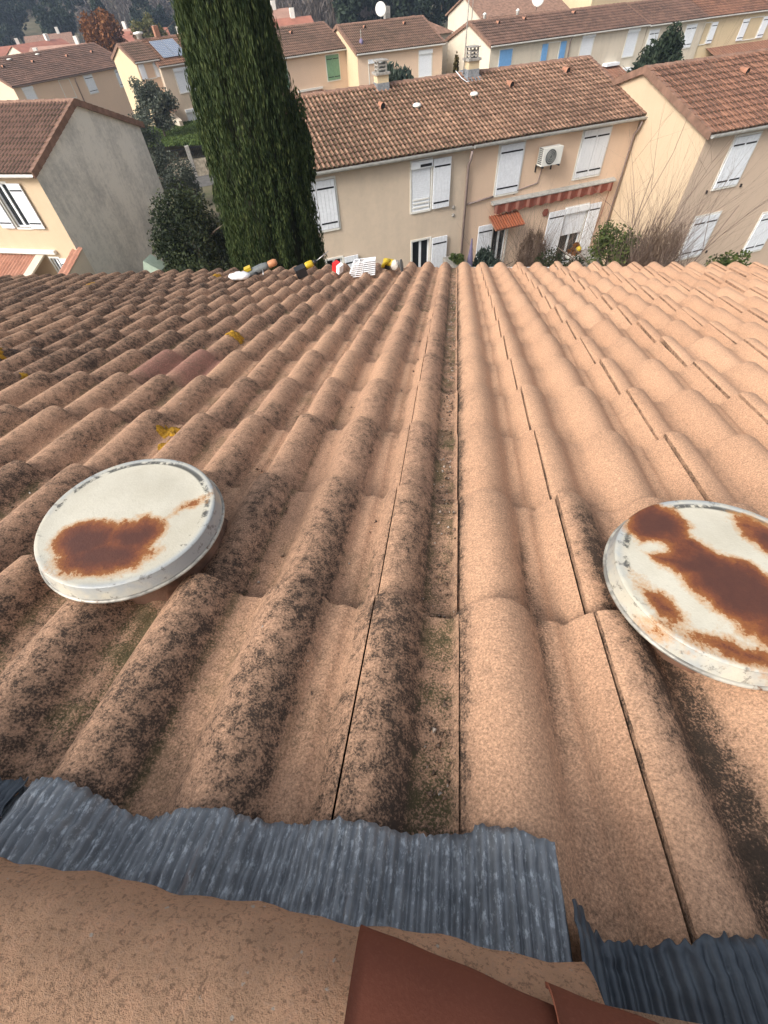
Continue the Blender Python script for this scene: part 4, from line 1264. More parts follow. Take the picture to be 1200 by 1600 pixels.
prt = MB().box(9.6, 12.4, -1.6, 0.0, 0.0, 2.35).build('porch', M['wall_pale'], hV)
tile_field('porch_roof', prt, M['tile_red'], [9.5 + 0.3 * i for i in range(10)], [(0.36 * i, 0.36 * (i + 1)) for i in range(5)], lambda x, s, h: np.stack([x, -0.02 - s * 0.95 - h * 0.3, 2.9 - s * 0.3 + h * 0.95], 1), pitch=0.3, npts=7, seed=58)
tile_vent(hV, 9.0, 2.4, slope_pt(3.05, 5, 5.98, 2.4, 0.04), 1.4)
hW = house('pale terrace house half hidden by the dark pine in the back row', (BO[0] + 14.7 * math.cos(R(32)), BO[1] + 14.7 * math.sin(R(32)), 0), 31, 0.0, 6.2, 3.05, 4.95, 5.95, 'wall_pale', 'tile_brown', npts=7, rake=(0.0, 0.0), seed=59, gutter='gutter_white')
window(hW, 'closed2', 0.3, 1.3, 3.3, 4.6)
window(hW, 'closed2', 4.2, 5.3, 3.3, 4.6)
hX = house('cream house with red roof and open barred windows, far right of the back row', (BO[0] + 20.95 * math.cos(R(32)), BO[1] + 20.95 * math.sin(R(32)), 0), 29, 0.0, 10.5, 4.2, 4.95, 6.4, 'wall_sand', 'tile_red', npts=7, rake=(0.0, 0.1), seed=61, gutter='gutter_white')
window(hX, 'open', 0.1, 0.75, 3.35, 4.55, right=0.6, bars=2)
window(hX, 'open', 5.0, 6.5, 3.25, 4.5, left=0.7, right=0.7, bars=1)
prt = MB().box(1.2, 9.5, -1.5, 0.0, 0.0, 2.5).build('porch', M['wall_sand'], hX)
tile_field('porch_roof', prt, M['tile_red'], [1.1 + 0.3 * i for i in range(29)], [(0.36 * i, 0.36 * (i + 1)) for i in range(5)], lambda x, s, h: np.stack([x, -0.02 - s * 0.95 - h * 0.3, 3.0 - s * 0.3 + h * 0.95], 1), pitch=0.3, npts=7, seed=62)
for hh in (hU, hV, hW, hX): drop_prop(hh)
dish((5.2, 53.2, 6.1), R(10), 0.5, 'large white satellite dish behind the ridge of the blue-shuttered house')

SC = 54 / 50.0
hS = house('tall narrow house with solar panels and white roller shutters, beside the cypress', (-23.06 * SC, 44.36 * SC, 0), 46, 0.0, 6.5, 3.6, 4.72, 6.0, 'wall_beige', 'tile_red', npts=9, rake=(0.12, 0.1), seed=63, gutter='gutter_white')
window(hS, 'roller', 1.05, 2.50, 2.95, 4.40)
window(hS, 'roller', 1.03, 2.50, 0.45, 1.85)
sp = empty('solar_panel', (0, 0, 0)); sp.parent = hS
tz = lambda y: slope_pt(3.6, 4.72, 6.0, y, 0.11)
for i in range(2):
    a0 = 0.75 + i * 1.06
    o = MB().prism([(a0, 0.55, tz(0.55)), (a0 + 1.0, 0.55, tz(0.55)), (a0 + 1.0, 2.9, tz(2.9)), (a0, 2.9, tz(2.9))], (0, 0, 0.03)).build('panel', M['panel'], sp)
    gr = MB()
    for j in range(7):
        u_ = a0 + j * 1.0 / 6
        gr.prism([(u_ - 0.004, 0.55, tz(0.55) + 0.034), (u_ + 0.004, 0.55, tz(0.55) + 0.034), (u_ + 0.004, 2.9, tz(2.9) + 0.034), (u_ - 0.004, 2.9, tz(2.9) + 0.034)], (0, 0, 0.004))
    for j in range(11):
        y_ = 0.55 + 2.35 * j / 10
        gr.prism([(a0, y_ - 0.006, tz(y_ - 0.006) + 0.034), (a0 + 1, y_ - 0.006, tz(y_ - 0.006) + 0.034), (a0 + 1, y_ + 0.006, tz(y_ + 0.006) + 0.034), (a0, y_ + 0.006, tz(y_ + 0.006) + 0.034)], (0, 0, 0.002))
    gr.build('panel_grid', M['frame'], sp)
MB().lathe([(0.22, -0.6), (0.22, 0.4), (0.4, 0.45), (0.4, 0.55), (0.05, 0.6)], 12, Matrix.Translation((0.35, 3.7, 5.9))).build('chimney', M['frame'], hS)
MB().box(1.7, 2.1, 3.5, 3.9, 5.7, 6.7).build('chimney', M['tile_vent'], hS)
MB().prism([(-0.1, 0.0, 0), (-0.1, 0.0, 1.9), (-0.1, -1.6, 1.5), (-0.1, -1.6, 0)], (-0.3, 0, 0)).build('side_wall', M['wall_pale'], hS)
tile_field('porch_roof', hS, M['tile_brown'], [-1.6 + 0.3 * i for i in range(5)], [(0.36 * i, 0.36 * (i + 1)) for i in range(4)], lambda x, s, h: np.stack([x, 0.2 - s * 0.95 - h * 0.3, 2.5 - s * 0.3 + h * 0.95], 1), pitch=0.3, npts=7, seed=64)
hE = house('peach house with one open white-shuttered window above the olive tree', (-24.47 * SC, 43.6 * SC, 0), 48, 0.0, 1.95, 2.6, 5.1, 5.95, 'wall_peach', 'tile_brown', npts=9, rake=(0.10, 0.0), seed=65, gutter='gutter_white', gable='wall_sand')
window(hE, 'open', 0.60, 1.30, 4.05, 4.90, left=0.42, right=0.42, straps=False)
hQ = house('long peach house with a brown roof and white shutters, at the upper left', (-41.71, 51.15, -1.8), 64, 0.0, 6.3, 5.1, 5.45, 6.95, 'wall_peach', 'tile_brown', npts=7, rake=(0.12, 0.0), seed=67, gutter='gutter_brown')
window(hQ, 'roller', 0.75, 1.75, 3.9, 5.20)
window(hQ, 'open', 4.55, 5.62, 3.9, 5.22)
pipe(hQ, [(6.22, -0.2, 5.2), (6.22, -0.06, 5.0), (6.22, -0.06, 0)], 0.05, 'gutter_brown')
hZ = house('peach house sharing the long brown roof, with its shutters closed, upper left', (-41.71, 51.15, -1.8), 64, 6.302, 12.9, 5.1, 5.45, 6.95, 'wall_peach', 'tile_brown', npts=7, rake=(0.0, 0.12), seed=69, gutter='gutter_brown')
window(hZ, 'closed1', 7.25, 8.20, 3.9, 5.22)
window(hZ, 'closed2', 10.95, 12.05, 3.9, 5.25)
for hh in (hS, hE, hQ, hZ): drop_prop(hh)
for hh, us in ((hQ, (1.6, 4.6)), (hZ, (8.3, 11.2))):
    for uu in us:
        tile_vent(hh, uu, 3.2, slope_pt(5.1, 5.45, 6.95, 3.2, 0.04), 1.5)
dome_vent(hQ, 3.0, 4.3, slope_pt(5.1, 5.45, 6.95, 4.3), 0.22)
dome_vent(hQ, 6.0, 4.4, slope_pt(5.1, 5.45, 6.95, 4.4), 0.22)

# ------------------------------------------------------------------ terrain
def ground_z(x, y):
    x = np.asarray(x, float); y = np.asarray(y, float)
    d = np.hypot(x, y)
    left = np.clip((-x - 24) / 20, 0, 1)
    left = left * left * (3 - 2 * left)
    z = -1.8 * left * np.clip((y - 20) / 25, 0, 1)
    t = np.clip((d - 65) / 45, 0, 1); t = t * t * (3 - 2 * t)
    z = z - 1.4 * t
    t2 = np.clip((d - 185) / 330, 0, 1)
    z = z + 52 * t2 ** 1.1
    z = z + 0.5 * np.sin(x * 0.02 + 1) * np.sin(y * 0.017) * np.clip((d - 90) / 60, 0, 1)
    return z
xs = np.concatenate([np.linspace(-470, -120, 24), np.linspace(-110, 110, 90), np.linspace(120, 470, 24)])
ys = np.concatenate([np.linspace(-55, -20, 4), np.linspace(-10, 120, 70), np.linspace(130, 550, 40)])
gx, gy = np.meshgrid(xs, ys)
V = np.stack([gx.ravel(), gy.ravel(), ground_z(gx, gy).ravel()], 1)
idx = np.arange(len(V)).reshape(len(ys), len(xs))
F = np.stack([idx[:-1, :-1].ravel(), idx[:-1, 1:].ravel(), idx[1:, 1:].ravel(), idx[1:, :-1].ravel()], 1)
tag(np_mesh('ground', V, F, M['ground'], None, True), kind='structure')
# street below the stone wall
rp = [(-24.0, 34.0), (-17.2, 38.2), (-15.6, 35.6), (-22.4, 31.4)]
tag(MB().poly([(x, y, 0.02) for x, y in rp]).build('road', M['road']), kind='structure')

# ------------------------------------------------------------------ plants
def leaf_cloud(name, P, mat, parent, size, aspect=1.6, up=0.0, rnd=None, g=None, tri=False, sizevar=0.5):
    """one quad per point; up>0 turns the long side upward"""
    g = g or rng
    n = len(P)
    a = g.normal(size=(n, 3))
    if up:
        a = a * (1 - up) + np.array([0, 0, 1.0]) * up * 1.6
    a /= np.linalg.norm(a, axis=1)[:, None]
    b = g.normal(size=(n, 3))
    b -= (b * a).sum(1)[:, None] * a
    b /= np.linalg.norm(b, axis=1)[:, None]
    s = size * (1 - sizevar / 2 + sizevar * g.random(n))[:, None]
    la, lb = a * s * aspect / 2, b * s / 2
    V = np.stack([P - la - lb * 0.5, P + lb - la * 0.1, P + la, P - lb - la * 0.1 + 0 * lb], 1).reshape(-1, 3)
    F = np.arange(4 * n).reshape(n, 4)
    r = g.random(n) if rnd is None else np.clip(rnd + g.normal(0, 0.18, n), 0, 1)
    c = np.stack([r, g.random(n), g.random(n), np.ones(n)], 1)
    return np_mesh(name, V, F, mat, parent, False, {'leaf': np.repeat(c, 4, 0)})

def clump_points(n, radii, g, nclump=26, base_z=0.0, clump=0.34, shape='ell', inner=0.35):
    """leaf points in clumps spread over the shell of an ellipsoid / cone"""
    cs = []
    while len(cs) < nclump:
        d = g.normal(size=3); d /= np.linalg.norm(d)
        q = inner + (1 - inner) * g.random() ** 0.5
        if shape == 'cone':
            z = g.random() ** 1.3
            t = g.random() * 6.283
            rr = (1 - z) * q
            cs.append((rr * math.cos(t), rr * math.sin(t), z * 2 - 1))
        else:
            cs.append(tuple(d * q))
    cs = np.array(cs) * 0.86
    tone = g.random(nclump)
    k_ = g.integers(0, nclump, n)
    off = g.normal(size=(n, 3))
    off /= np.linalg.norm(off, axis=1)[:, None]
    off *= (g.random(n) ** 0.45)[:, None] * clump
    P = (cs[k_] + off) * np.array(radii)
    P[:, 2] += base_z
    return P, tone[k_]

def add_trunk(parent, h, r, mat='bark', branches=5, spread=0.6, seed=1):
    g = random.Random(seed)
    mb = MB()
    mb.tube([(0, 0, -0.1), (0.02 * h, 0, h * 0.35), (-0.01 * h, 0.02 * h, h * 0.7), (0.01 * h, 0, h)], [r, r * 0.8, r * 0.55, r * 0.2], 8)
    for i in range(branches):
        t = g.random() * 6.283
        z0 = h * (0.35 + 0.4 * g.random())
        l = h * spread * (0.5 + 0.5 * g.random())
        mb.tube([(0, 0, z0), (l * 0.5 * math.cos(t), l * 0.5 * math.sin(t), z0 + l * 0.35), (l * math.cos(t), l * math.sin(t), z0 + l * 0.6)], [r * 0.45, r * 0.3, r * 0.1], 6)
    return mb.build('trunk', M[mat], parent)

def tree(name, label, cat, loc, radii, zc_, n, mat, leaf, seed, trunk=True, shape='ell', nclump=30, clump=0.34, up=0.0, aspect=1.6, group=None, tr=0.09):
    t = empty(name, loc, 0, label, cat, group)
    g = np.random.default_rng(seed)
    P, tone = clump_points(n, radii, g, nclump, zc_, clump, shape)
    P = P[P[:, 2] > 0.02]
    tone = tone[:len(P)] if len(tone) >= len(P) else None
    leaf_cloud('crown', P, M[mat], t, leaf, aspect, up, tone, g)
    if trunk:
        add_trunk(t, zc_ + radii[2] * 0.5, tr, seed=seed)
    return t

# Italian cypress: spires of sprays packed round a dark core
cy = empty('cypress_tree', (-3.92, 10.22, 0), 0, 'tall dense dark green cypress rising between the near roof and the houses', 'tree')
g = np.random.default_rng(5)
def cyr(z):
    z = np.asarray(z, float)
    return 1.02 * np.interp(z, [0, 1.0, 2.5, 5.0, 7.2, 8.8, 11, 12.8, 13.8], [0.45, 0.95, 1.06, 1.0, 0.84, 0.635, 0.40, 0.2, 0.03])
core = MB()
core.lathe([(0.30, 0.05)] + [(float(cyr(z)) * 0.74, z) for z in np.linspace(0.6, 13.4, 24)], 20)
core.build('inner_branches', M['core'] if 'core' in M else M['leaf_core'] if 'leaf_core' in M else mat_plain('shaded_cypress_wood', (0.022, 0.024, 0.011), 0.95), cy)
NP = 1500            # upright plumes
pv, pr = [], []
for i in range(NP):
    z = 13.2 * ((i + 0.5) / NP) ** 0.95
    t = i * 2.39996 + g.normal(0, 0.10)
    L = 0.55 + 0.75 * g.random()
    r0 = float(cyr(z)) * (0.80 + 0.12 * g.random())
    tone = g.random()
    m = 150
    q = g.random(m)
    zz = z + (q - 0.2) * L
    rad = 0.115 * np.sin(np.pi * np.clip(q * 0.9 + 0.1, 0, 1)) ** 0.7 + 0.01
    rr = np.minimum(r0 + 0.10 * q, cyr(zz) * 1.06 + 0.02)
    off = g.normal(size=(m, 3)); off /= np.linalg.norm(off, axis=1)[:, None]
    off *= (rad * g.random(m) ** 0.4)[:, None]
    P = np.stack([rr * math.cos(t), rr * math.sin(t), zz], 1) + off
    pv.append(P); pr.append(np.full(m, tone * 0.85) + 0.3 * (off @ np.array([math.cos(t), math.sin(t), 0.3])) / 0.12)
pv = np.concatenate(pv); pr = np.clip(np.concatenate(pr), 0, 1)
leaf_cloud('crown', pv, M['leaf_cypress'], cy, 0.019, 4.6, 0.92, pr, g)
MB().tube([(0, 0, -0.2), (0, 0, 1.2)], [0.2, 0.16], 10).build('trunk', M['bark'], cy)
# side shoot leaning out at the right flank
P, tn = clump_points(5000, (0.18, 0.18, 0.75), g, 14, 7.0, 0.6)
P += np.array([0.90, 0.05, -0.15])
leaf_cloud('side_shoot', P, M['leaf_cypress'], cy, 0.03, 3.0, 0.7, tn * 0.5, g)

tree('evergreen_shrub', 'big dark leafy shrub between the grey gable and the cypress', 'shrub', (-9.9, 17.3, 0), (1.75, 1.5, 2.2), 2.45, 16000, 'leaf_dark', 0.075, 71, nclump=70, clump=0.26)
tree('evergreen_shrub', 'low dark bush at the foot of the grey gable', 'shrub', (-11.4, 18.6, 0), (0.9, 0.9, 1.1), 1.1, 5000, 'leaf_dark', 0.06, 72, nclump=26)
tree('olive_tree', 'grey-green olive tree on the small lawn beside the solar-panel house', 'tree', (-23.9, 43.2, 1.0), (1.75, 1.6, 1.75), 2.0, 9000, 'leaf_olive', 0.10, 73, nclump=36, clump=0.3)
tree('olive_shrub', 'grey-green bush behind the grey gable corner, upper of two', 'shrub', (-17.6, 29.4, 0), (1.05, 1.2, 2.1), 2.4, 7000, 'leaf_olive', 0.075, 74, nclump=34)
tree('olive_shrub', 'dark grey-green bush behind the grey gable corner, lower of two', 'shrub', (-15.1, 27.2, 0), (1.05, 1.0, 1.6), 1.7, 6000, 'leaf_olive', 0.07, 75, nclump=30)
tree('oleander', 'grey-green oleander bush rising behind the ridge of the beige house', 'shrub', (-3.6, 31.5, 0), (1.7, 1.1, 1.9), 3.85, 9000, 'leaf_bluegreen', 0.10, 76, nclump=46, up=0.55, aspect=3.0, clump=0.28)
tree('thuja', 'bronze cone-shaped thuja behind the mast chimney', 'tree', (-0.5, 33.0, 0), (0.62, 0.62, 2.95), 2.95, 6000, 'leaf_thuja', 0.09, 77, shape='cone', nclump=60, clump=0.22, up=0.4)
tree('pine_tree', 'dark blue-green pine in front of the pale back row', 'tree', (12.1, 41.0, 0), (1.75, 1.5, 2.6), 3.15, 11000, 'leaf_forest', 0.11, 78, nclump=50, up=0.4, aspect=2.6, clump=0.28)
tree('autumn_tree', 'rust-coloured autumn tree behind the long brown roof', 'tree', (-49.0, 81.5, float(ground_z(-49, 81.5))), (3.1, 2.6, 3.2), 6.8, 7000, 'leaf_rust', 0.24, 79, nclump=40, tr=0.18)
tree('yellowing_tree', 'yellow-green tree next to the rust-coloured one', 'tree', (-45.5, 88.0, float(ground_z(-45.5, 88))), (2.6, 2.2, 3.0), 6.6, 5000, 'leaf_yellow', 0.22, 80, nclump=34, tr=0.16)
tree('evergreen_shrub', 'green leafy bush in the right-hand garden below the bare branches', 'shrub', (4.75, 15.1, 0), (0.9, 0.8, 1.6), 2.6, 7000, 'leaf_green', 0.055, 81, nclump=34)
tree('evergreen_shrub', 'dark green hedge below the half-open shutters of the peach house', 'shrub', (3.5, 16.1, 0), (1.1, 0.5, 1.2), 1.85, 8000, 'leaf_dark', 0.05, 82, nclump=30)
tree('evergreen_shrub', 'bright green bush below the forward house at the right edge', 'shrub', (7.55, 13.7, 0), (0.7, 0.6, 0.95), 2.85, 4000, 'leaf_green', 0.06, 83, nclump=22)
tree('oleander', 'small dark oleander beside the folded mauve parasol', 'shrub', (1.15, 16.5, 0), (0.55, 0.4, 0.9), 1.95, 2500, 'leaf_bluegreen', 0.06, 84, nclump=26, up=0.5, aspect=3.0)

def bare_shrub(name, label, loc, h, spread, stems, seed, mat='twig', depth=3, r0=0.013, group=None, kink=0.12, cat='shrub', lean=(0, 0), nchild=(2, 4)):
    g = random.Random(seed)
    t = empty(name, loc, 0, label, cat, group)
    mb = MB()
    def grow(p, d, l, r, lev):
        pts, rad = [p], [r]
        n = 4
        for i in range(n):
            d = (d + Vector((g.gauss(0, kink), g.gauss(0, kink), g.gauss(0, kink * 0.5) + 0.04))).normalized()
            p = p + d * l / n
            pts.append(p); rad.append(r * (1 - 0.75 * (i + 1) / n))
        mb.tube(pts, rad, 4, False)
        if lev > 0:
            for _ in range(g.randint(*nchild)):
                i = g.randint(1, n - 1)
                dd = (d + Vector((g.gauss(0, 0.5), g.gauss(0, 0.5), g.gauss(0.1, 0.3)))).normalized()
                grow(pts[i], dd, l * (0.4 + 0.35 * g.random()), rad[i] * 0.75, lev - 1)
    for i in range(stems):
        a = g.random() * 6.283
        sp = spread * g.random() ** 0.6
        d = Vector((math.cos(a) * sp + lean[0], math.sin(a) * sp + lean[1], 1)).normalized()
        grow(Vector((0.10 * math.cos(a), 0.10 * math.sin(a), 0)), d, h * (0.6 + 0.4 * g.random()), r0, depth)
    mb.build('branches', M[mat], t)
    return t
bare_shrub('bare_shrub', 'dense brown leafless shrub beside the door canopy of the peach house', (2.75, 17.0, 0), 3.45, 0.20, 110, 91, depth=1, r0=0.012, kink=0.05)
bare_shrub('bare_shrub', 'brown brushwood shrub between the green bush and the forward house', (5.85, 14.6, 0), 4.55, 0.20, 230, 92, depth=2, r0=0.010, kink=0.09, nchild=(1, 3))
bare_shrub('bare_tree', 'leafless young tree with thin forked branches in front of the cream gable', (5.35, 15.0, 0), 5.3, 0.17, 9, 93, depth=3, r0=0.030, kink=0.12, cat='tree', nchild=(2, 3))
bare_shrub('bare_tree', 'leafless leaning branches in front of the lower white shutters at the right', (6.05, 14.2, 0), 4.9, 0.20, 4, 94, depth=3, r0=0.028, kink=0.12, cat='tree', lean=(0.32, 0))
bare_shrub('bare_shrub', 'thin leafless shrub before the half-open shutters of the peach house', (4.1, 16.1, 0), 3.7, 0.3, 12, 95, depth=2, r0=0.014, kink=0.13)
bare_shrub('bare_shrub', 'leafless twiggy shrub in front of the peach house door', (1.75, 17.1, 0), 3.2, 0.25, 14, 96, depth=2, r0=0.014, mat='twig_grey')

def brush_crown(loc, radii, zc_, n, seed, parent):
    g_ = np.random.default_rng(seed)
    P, tn = clump_points(n, radii, g_, 40, zc_, 0.30)
    P[:, 2] = np.maximum(P[:, 2], 0.1)
    leaf_cloud('twigs', P, M['leaf_brush'], parent, 0.020, 11.0, 0.62, tn, g_)
for o in list(bpy.data.objects):
    if o.name.startswith('bare_shrub'):
        if 'brushwood' in o['label']:
            brush_crown(None, (1.05, 0.75, 1.45), 2.75, 5600, 5, o)
        elif 'dense brown' in o['label']:
            brush_crown(None, (0.50, 0.35, 0.9), 2.35, 2600, 6, o)

# lawn in the raised garden
gl = np.random.default_rng(8)
n = 26000
P = np.stack([-27.5 + 9.0 * gl.random(n), 41.0 + 9.0 * gl.random(n), np.full(n, 1.02)], 1)
keep = (P[:, 0] + 22.5) * 0.5 + (P[:, 1] - 45) * -0.86 > -4
lawn = leaf_cloud('lawn', P[keep] + np.array([0, 0, 0.04]), M['grass'], None, 0.16, 1.8, 0.6, None, gl)
tag(lawn, kind='stuff', label='small green lawn', cat=None)
if 'label' in lawn: del lawn['label']
tag(MB().prism([(-28.5, 40.5, 0.0), (-17.0, 47.5, 0.0), (-20.0, 53.0, 0), (-32.0, 47.0, 0)], (0, 0, 1.0)).build('garden_terrace', M['ground']), kind='structure')
# stone wall with iron railing
wl = empty('garden_wall', (-19.0, 36.9, 0), R(31), 'low stone wall topped by black iron railings beyond the cypress', 'wall')
MB().box(-4.0, 4.0, -0.15, 0.15, 0, 0.95).build('stone_base', M['stone'], wl)
for i in range(5):
    MB().box(-4.0 + i * 1.9, -3.75 + i * 1.9, -0.18, 0.18, 0, 1.75).build('post', M['concrete'], wl)
rl = MB()
for i in range(4):
    u0 = -3.72 + i * 1.9
    for z in (1.02, 1.6):
        rl.box(u0, u0 + 1.6, -0.02, 0.02, z, z + 0.05)
    for j in range(14):
        rl.box(u0 + 0.06 + j * 0.115, u0 + 0.085 + j * 0.115, -0.012, 0.012, 1.07, 1.6)
rl.build('railing', M['iron'], wl)

# far roofs of the village
def small_house(i, x, y, deg, w, d, h, label, wall, roofc):
    z = float(ground_z(x, y))
    t = empty('village_house', (x, y, z), R(deg), label, 'house', 'houses of the village beyond the long brown roof')
    mb = MB()
    r = d * 0.17
    mb.box(-w / 2, w / 2, -d / 2, d / 2, 0, h)
    for u in (-w / 2, w / 2):
        mb.poly([(u, -d / 2, h), (u, d / 2, h), (u, 0, h + r)])
    mb.build('wall', M[wall], t)
    rf = MB()
    for s in (1, -1):
        rf.prism([(-w / 2 - 0.2, 0, h + r + 0.02), (w / 2 + 0.2, 0, h + r + 0.02), (w / 2 + 0.2, -s * (d / 2 + 0.3), h - 0.08), (-w / 2 - 0.2, -s * (d / 2 + 0.3), h - 0.08)], (0, 0, 0.12))
    rf.build('roof', M[roofc], t)
    MB().box(w * 0.2, w * 0.2 + 0.6, -0.3, 0.3, h, h + r + 1.0).build('chimney', M['frame'], t)
    for uu in (-w / 4, w / 4):
        MB().box(uu - 0.5, uu + 0.5, -d / 2 - 0.04, -d / 2 + 0.02, h - 1.7, h - 0.4).build('window', M['white'], t)
vil = [
    (-72.4, 90.7, 50, 8, 7, 3.6, 'cream gabled house low behind the left end of the long brown roof', 'wall_sand', 'ridge_far'),
    (-73.2, 96.4, 20, 8, 7, 4.3, 'brown-roofed village house between the cream gable and the biggest village roof', 'wall_sand', 'ridge_far'),
    (-82.3, 113.3, 65, 10, 8, 4.9, 'red-roofed village house under the tree line', 'wall_pale', 'vil_red'),
    (-68.6, 100.9, 10, 11, 8, 4.9, 'largest village house with a pinkish roof left of the rust tree', 'wall_sand', 'vil_pink'),
    (-90.5, 114.6, 35, 11, 8, 4.6, 'red-roofed village house at the far left edge', 'wall_sand', 'vil_red'),
    (-88.9, 127.0, 30, 9, 8, 5.2, 'pale village house half hidden by the tree line', 'wall_pale', 'ridge_far'),
    (-70.7, 111.5, 0, 8, 7, 4.4, 'white-walled village house touching the rust-coloured tree', 'wall_pale', 'vil_pink'),
    (-66.0, 114.3, 10, 9, 7, 5.8, 'white-walled house behind the top of the rust-coloured tree', 'wall_pale', 'vil_pink'),
    (-59.2, 111.3, 30, 9, 7, 5.6, 'house behind the yellowing tree', 'wall_sand', 'vil_red'),
    (-51.7, 106.1, 25, 8, 7, 5.0, 'village house behind the solar-panel house', 'wall_sand', 'vil_pink'),
    (-26.3, 88.2, 25, 9, 7, 4.6, 'red-roofed house seen between the cypress and the green-shuttered house', 'wall_pale', 'vil_red'),
    (-31.8, 99.0, 30, 8, 7, 6.0, 'pale house just right of the cypress top', 'wall_pale', 'vil_pink'),
    (3.5, 66, 28, 9, 7, 5.4, 'brown-roofed house behind the blue-shuttered row', 'wall_pale', 'ridge_far'),
    (14.0, 72, 32, 10, 7, 8.0, 'tall cream house with dark windows behind the back row', 'wall_sand', 'vil_pink')]
M['vil_red'] = mat_plain('far_red_roof', (0.30, 0.12, 0.08), 0.9, var=0.2, scale=1)
M['vil_pink'] = mat_plain('far_pink_roof', (0.33, 0.19, 0.14), 0.9, var=0.2, scale=1)
for i, a in enumerate(vil):
    small_house(i, *a)

# wood behind the village: single trees in front, the mass behind as stuff
g = np.random.default_rng(77)
ftr = []
def forest_pts(kind, n, base, h, r, g):
    if kind == 'cyp':
        z = g.random(n); t = g.random(n) * 6.283
        rr = r * 0.45 * np.sin(np.pi * np.clip(0.15 + z * 0.85, 0, 1)) ** 0.8 * g.random(n) ** 0.4
        return np.stack([rr * np.cos(t), rr * np.sin(t), z * h], 1) + base, z
    if kind == 'bare':
        P, tn = clump_points(n, (r, r, h * 0.42), g, 16, h * 0.6, 0.45)
        return P + base, tn
    P, tn = clump_points(n, (r, r, h * 0.36), g, 18, h * 0.64, 0.32)
    return P + base, tn
front = []
kinds = ['round', 'round', 'cyp', 'round', 'bare']
protos = {}
labels = {'round': 'dark rounded evergreen in the wood beyond the village', 'cyp': 'dark narrow cypress in the wood beyond the village', 'bare': 'grey leafless tree in the wood beyond the village'}
for kd in ('round', 'cyp', 'bare'):
    t = empty('woodland_tree', (0, 0, 0), 0, labels[kd], 'tree', 'trees at the front of the wood')
    P, tn = forest_pts(kd, 2200 if kd != 'bare' else 1500, np.zeros(3), 11.0, 4.0, np.random.default_rng(3))
    leaf_cloud('crown', P, M['leaf_forest' if kd != 'bare' else 'leaf_bare'], t, 0.42 if kd != 'bare' else 0.16, 1.8 if kd != 'bare' else 7.0, 0.2 if kd != 'bare' else 0.6, tn, np.random.default_rng(4))
    MB().tube([(0, 0, -0.5), (0, 0, 6.5)], [0.28, 0.12], 6).build('trunk', M['bark'], t)
    protos[kd] = [t, False]
def put_tree(kd, x, y, sc, rz):
    p, used = protos[kd]
    if not used:
        protos[kd][1] = True
        t = p
    else:
        t = p.copy(); COL.objects.link(t)
        for c in p.children:
            cc = c.copy(); COL.objects.link(cc); cc.parent = t
    t.location = (x, y, float(ground_z(x, y)) - 0.2)
    t.scale = (sc, sc, sc * 1.0)
    t.rotation_euler = (0, 0, rz)
for i in range(46):
    az = R(-41 + 66 * (i + 0.5) / 46 + g.normal(0, 0.5))
    d = 168 + 30 * g.random() if az < R(-18) else 100 + 30 * g.random()
    kd = kinds[g.integers(0, 5)]
    put_tree(kd, d * math.sin(az), d * math.cos(az), 0.75 + 0.5 * g.random(), g.random() * 6)
for kind, nm, nt, mat, lf, asp in (('round', 'evergreen_wood', 260, 'leaf_forest', 0.75, 1.6), ('bare', 'leafless_wood', 240, 'leaf_bare', 0.34, 6.0)):
    PP, TT = [], []
    for i in range(nt):
        az = R(-46 + 78 * g.random())
        d = (190 if az < R(-18) else 130) + 260 * g.random() ** 1.2
        if kind == 'bare' and az > R(-10) and g.random() < 0.5: continue
        x, y = d * math.sin(az), d * math.cos(az)
        P, tn = forest_pts(kind, 420, np.array([x, y, float(ground_z(x, y)) - 0.5]), 9 + 5 * g.random(), 3.6 + 2.2 * g.random(), g)
        PP.append(P); TT.append(tn)
    o = leaf_cloud(nm, np.concatenate(PP), M[mat], None, lf, asp, 0.3, np.concatenate(TT), g)
    tag(o, kind='stuff')

# ------------------------------------------------------------------ things on the near roof's edge
def on_roof(x, s, h=0.0):
    return RP(x, s, 0.058 + h)
rotq = lambda rz, rx=0.0, ry=0.0: Matrix.Rotation(rz, 4, 'Z') @ Matrix.Rotation(ry, 4, 'Y') @ Matrix.Rotation(rx, 4, 'X')
def at(o, p, rz=0.0, rx=0.0, ry=0.0):
    o.matrix_world = Matrix.Translation(p) @ rotq(rz, rx, ry) @ Matrix.Scale(0.78, 4)
# grey power tool with orange nose
XAX = Matrix.Rotation(R(90), 4, 'Y')
t = empty('power_tool', (0, 0, 0), 0, 'grey power tool with an orange nose lying on the roof edge', 'power tool')
at(t, on_roof(-1.56, 3.88, 0.055), R(22), 0, R(-14))
MB().lathe([(0.030, -0.17), (0.040, -0.14), (0.042, 0.02), (0.036, 0.06), (0.028, 0.09)], 20, XAX).build('motor_body', M['toolgrey'], t)
MB().lathe([(0.027, 0.09), (0.034, 0.10), (0.034, 0.16), (0.022, 0.185)], 20, XAX).build('nose', M['orange'], t)
MB().tube([(-0.06, -0.02, -0.01), (-0.08, -0.09, -0.03), (-0.10, -0.17, -0.045)], [0.022, 0.024, 0.020], 12).build('handle', M['black'], t)
MB().tube([(0.02, -0.03, 0), (0.01, -0.12, -0.02)], [0.007, 0.006], 8).build('lever', M['steel'], t)
MB().box(-0.16, -0.09, -0.035, 0.035, 0.036, 0.065).build('yellow_cap', M['yellow'], t)
b = MB()
b.lathe([(0.05, 0.0), (0.085, 0.012), (0.10, 0.03), (0.085, 0.05), (0.05, 0.062), (0.01, 0.066)], 22, Matrix.Diagonal((1.15, 0.8, 1.0, 1.0)))
g = random.Random(12)
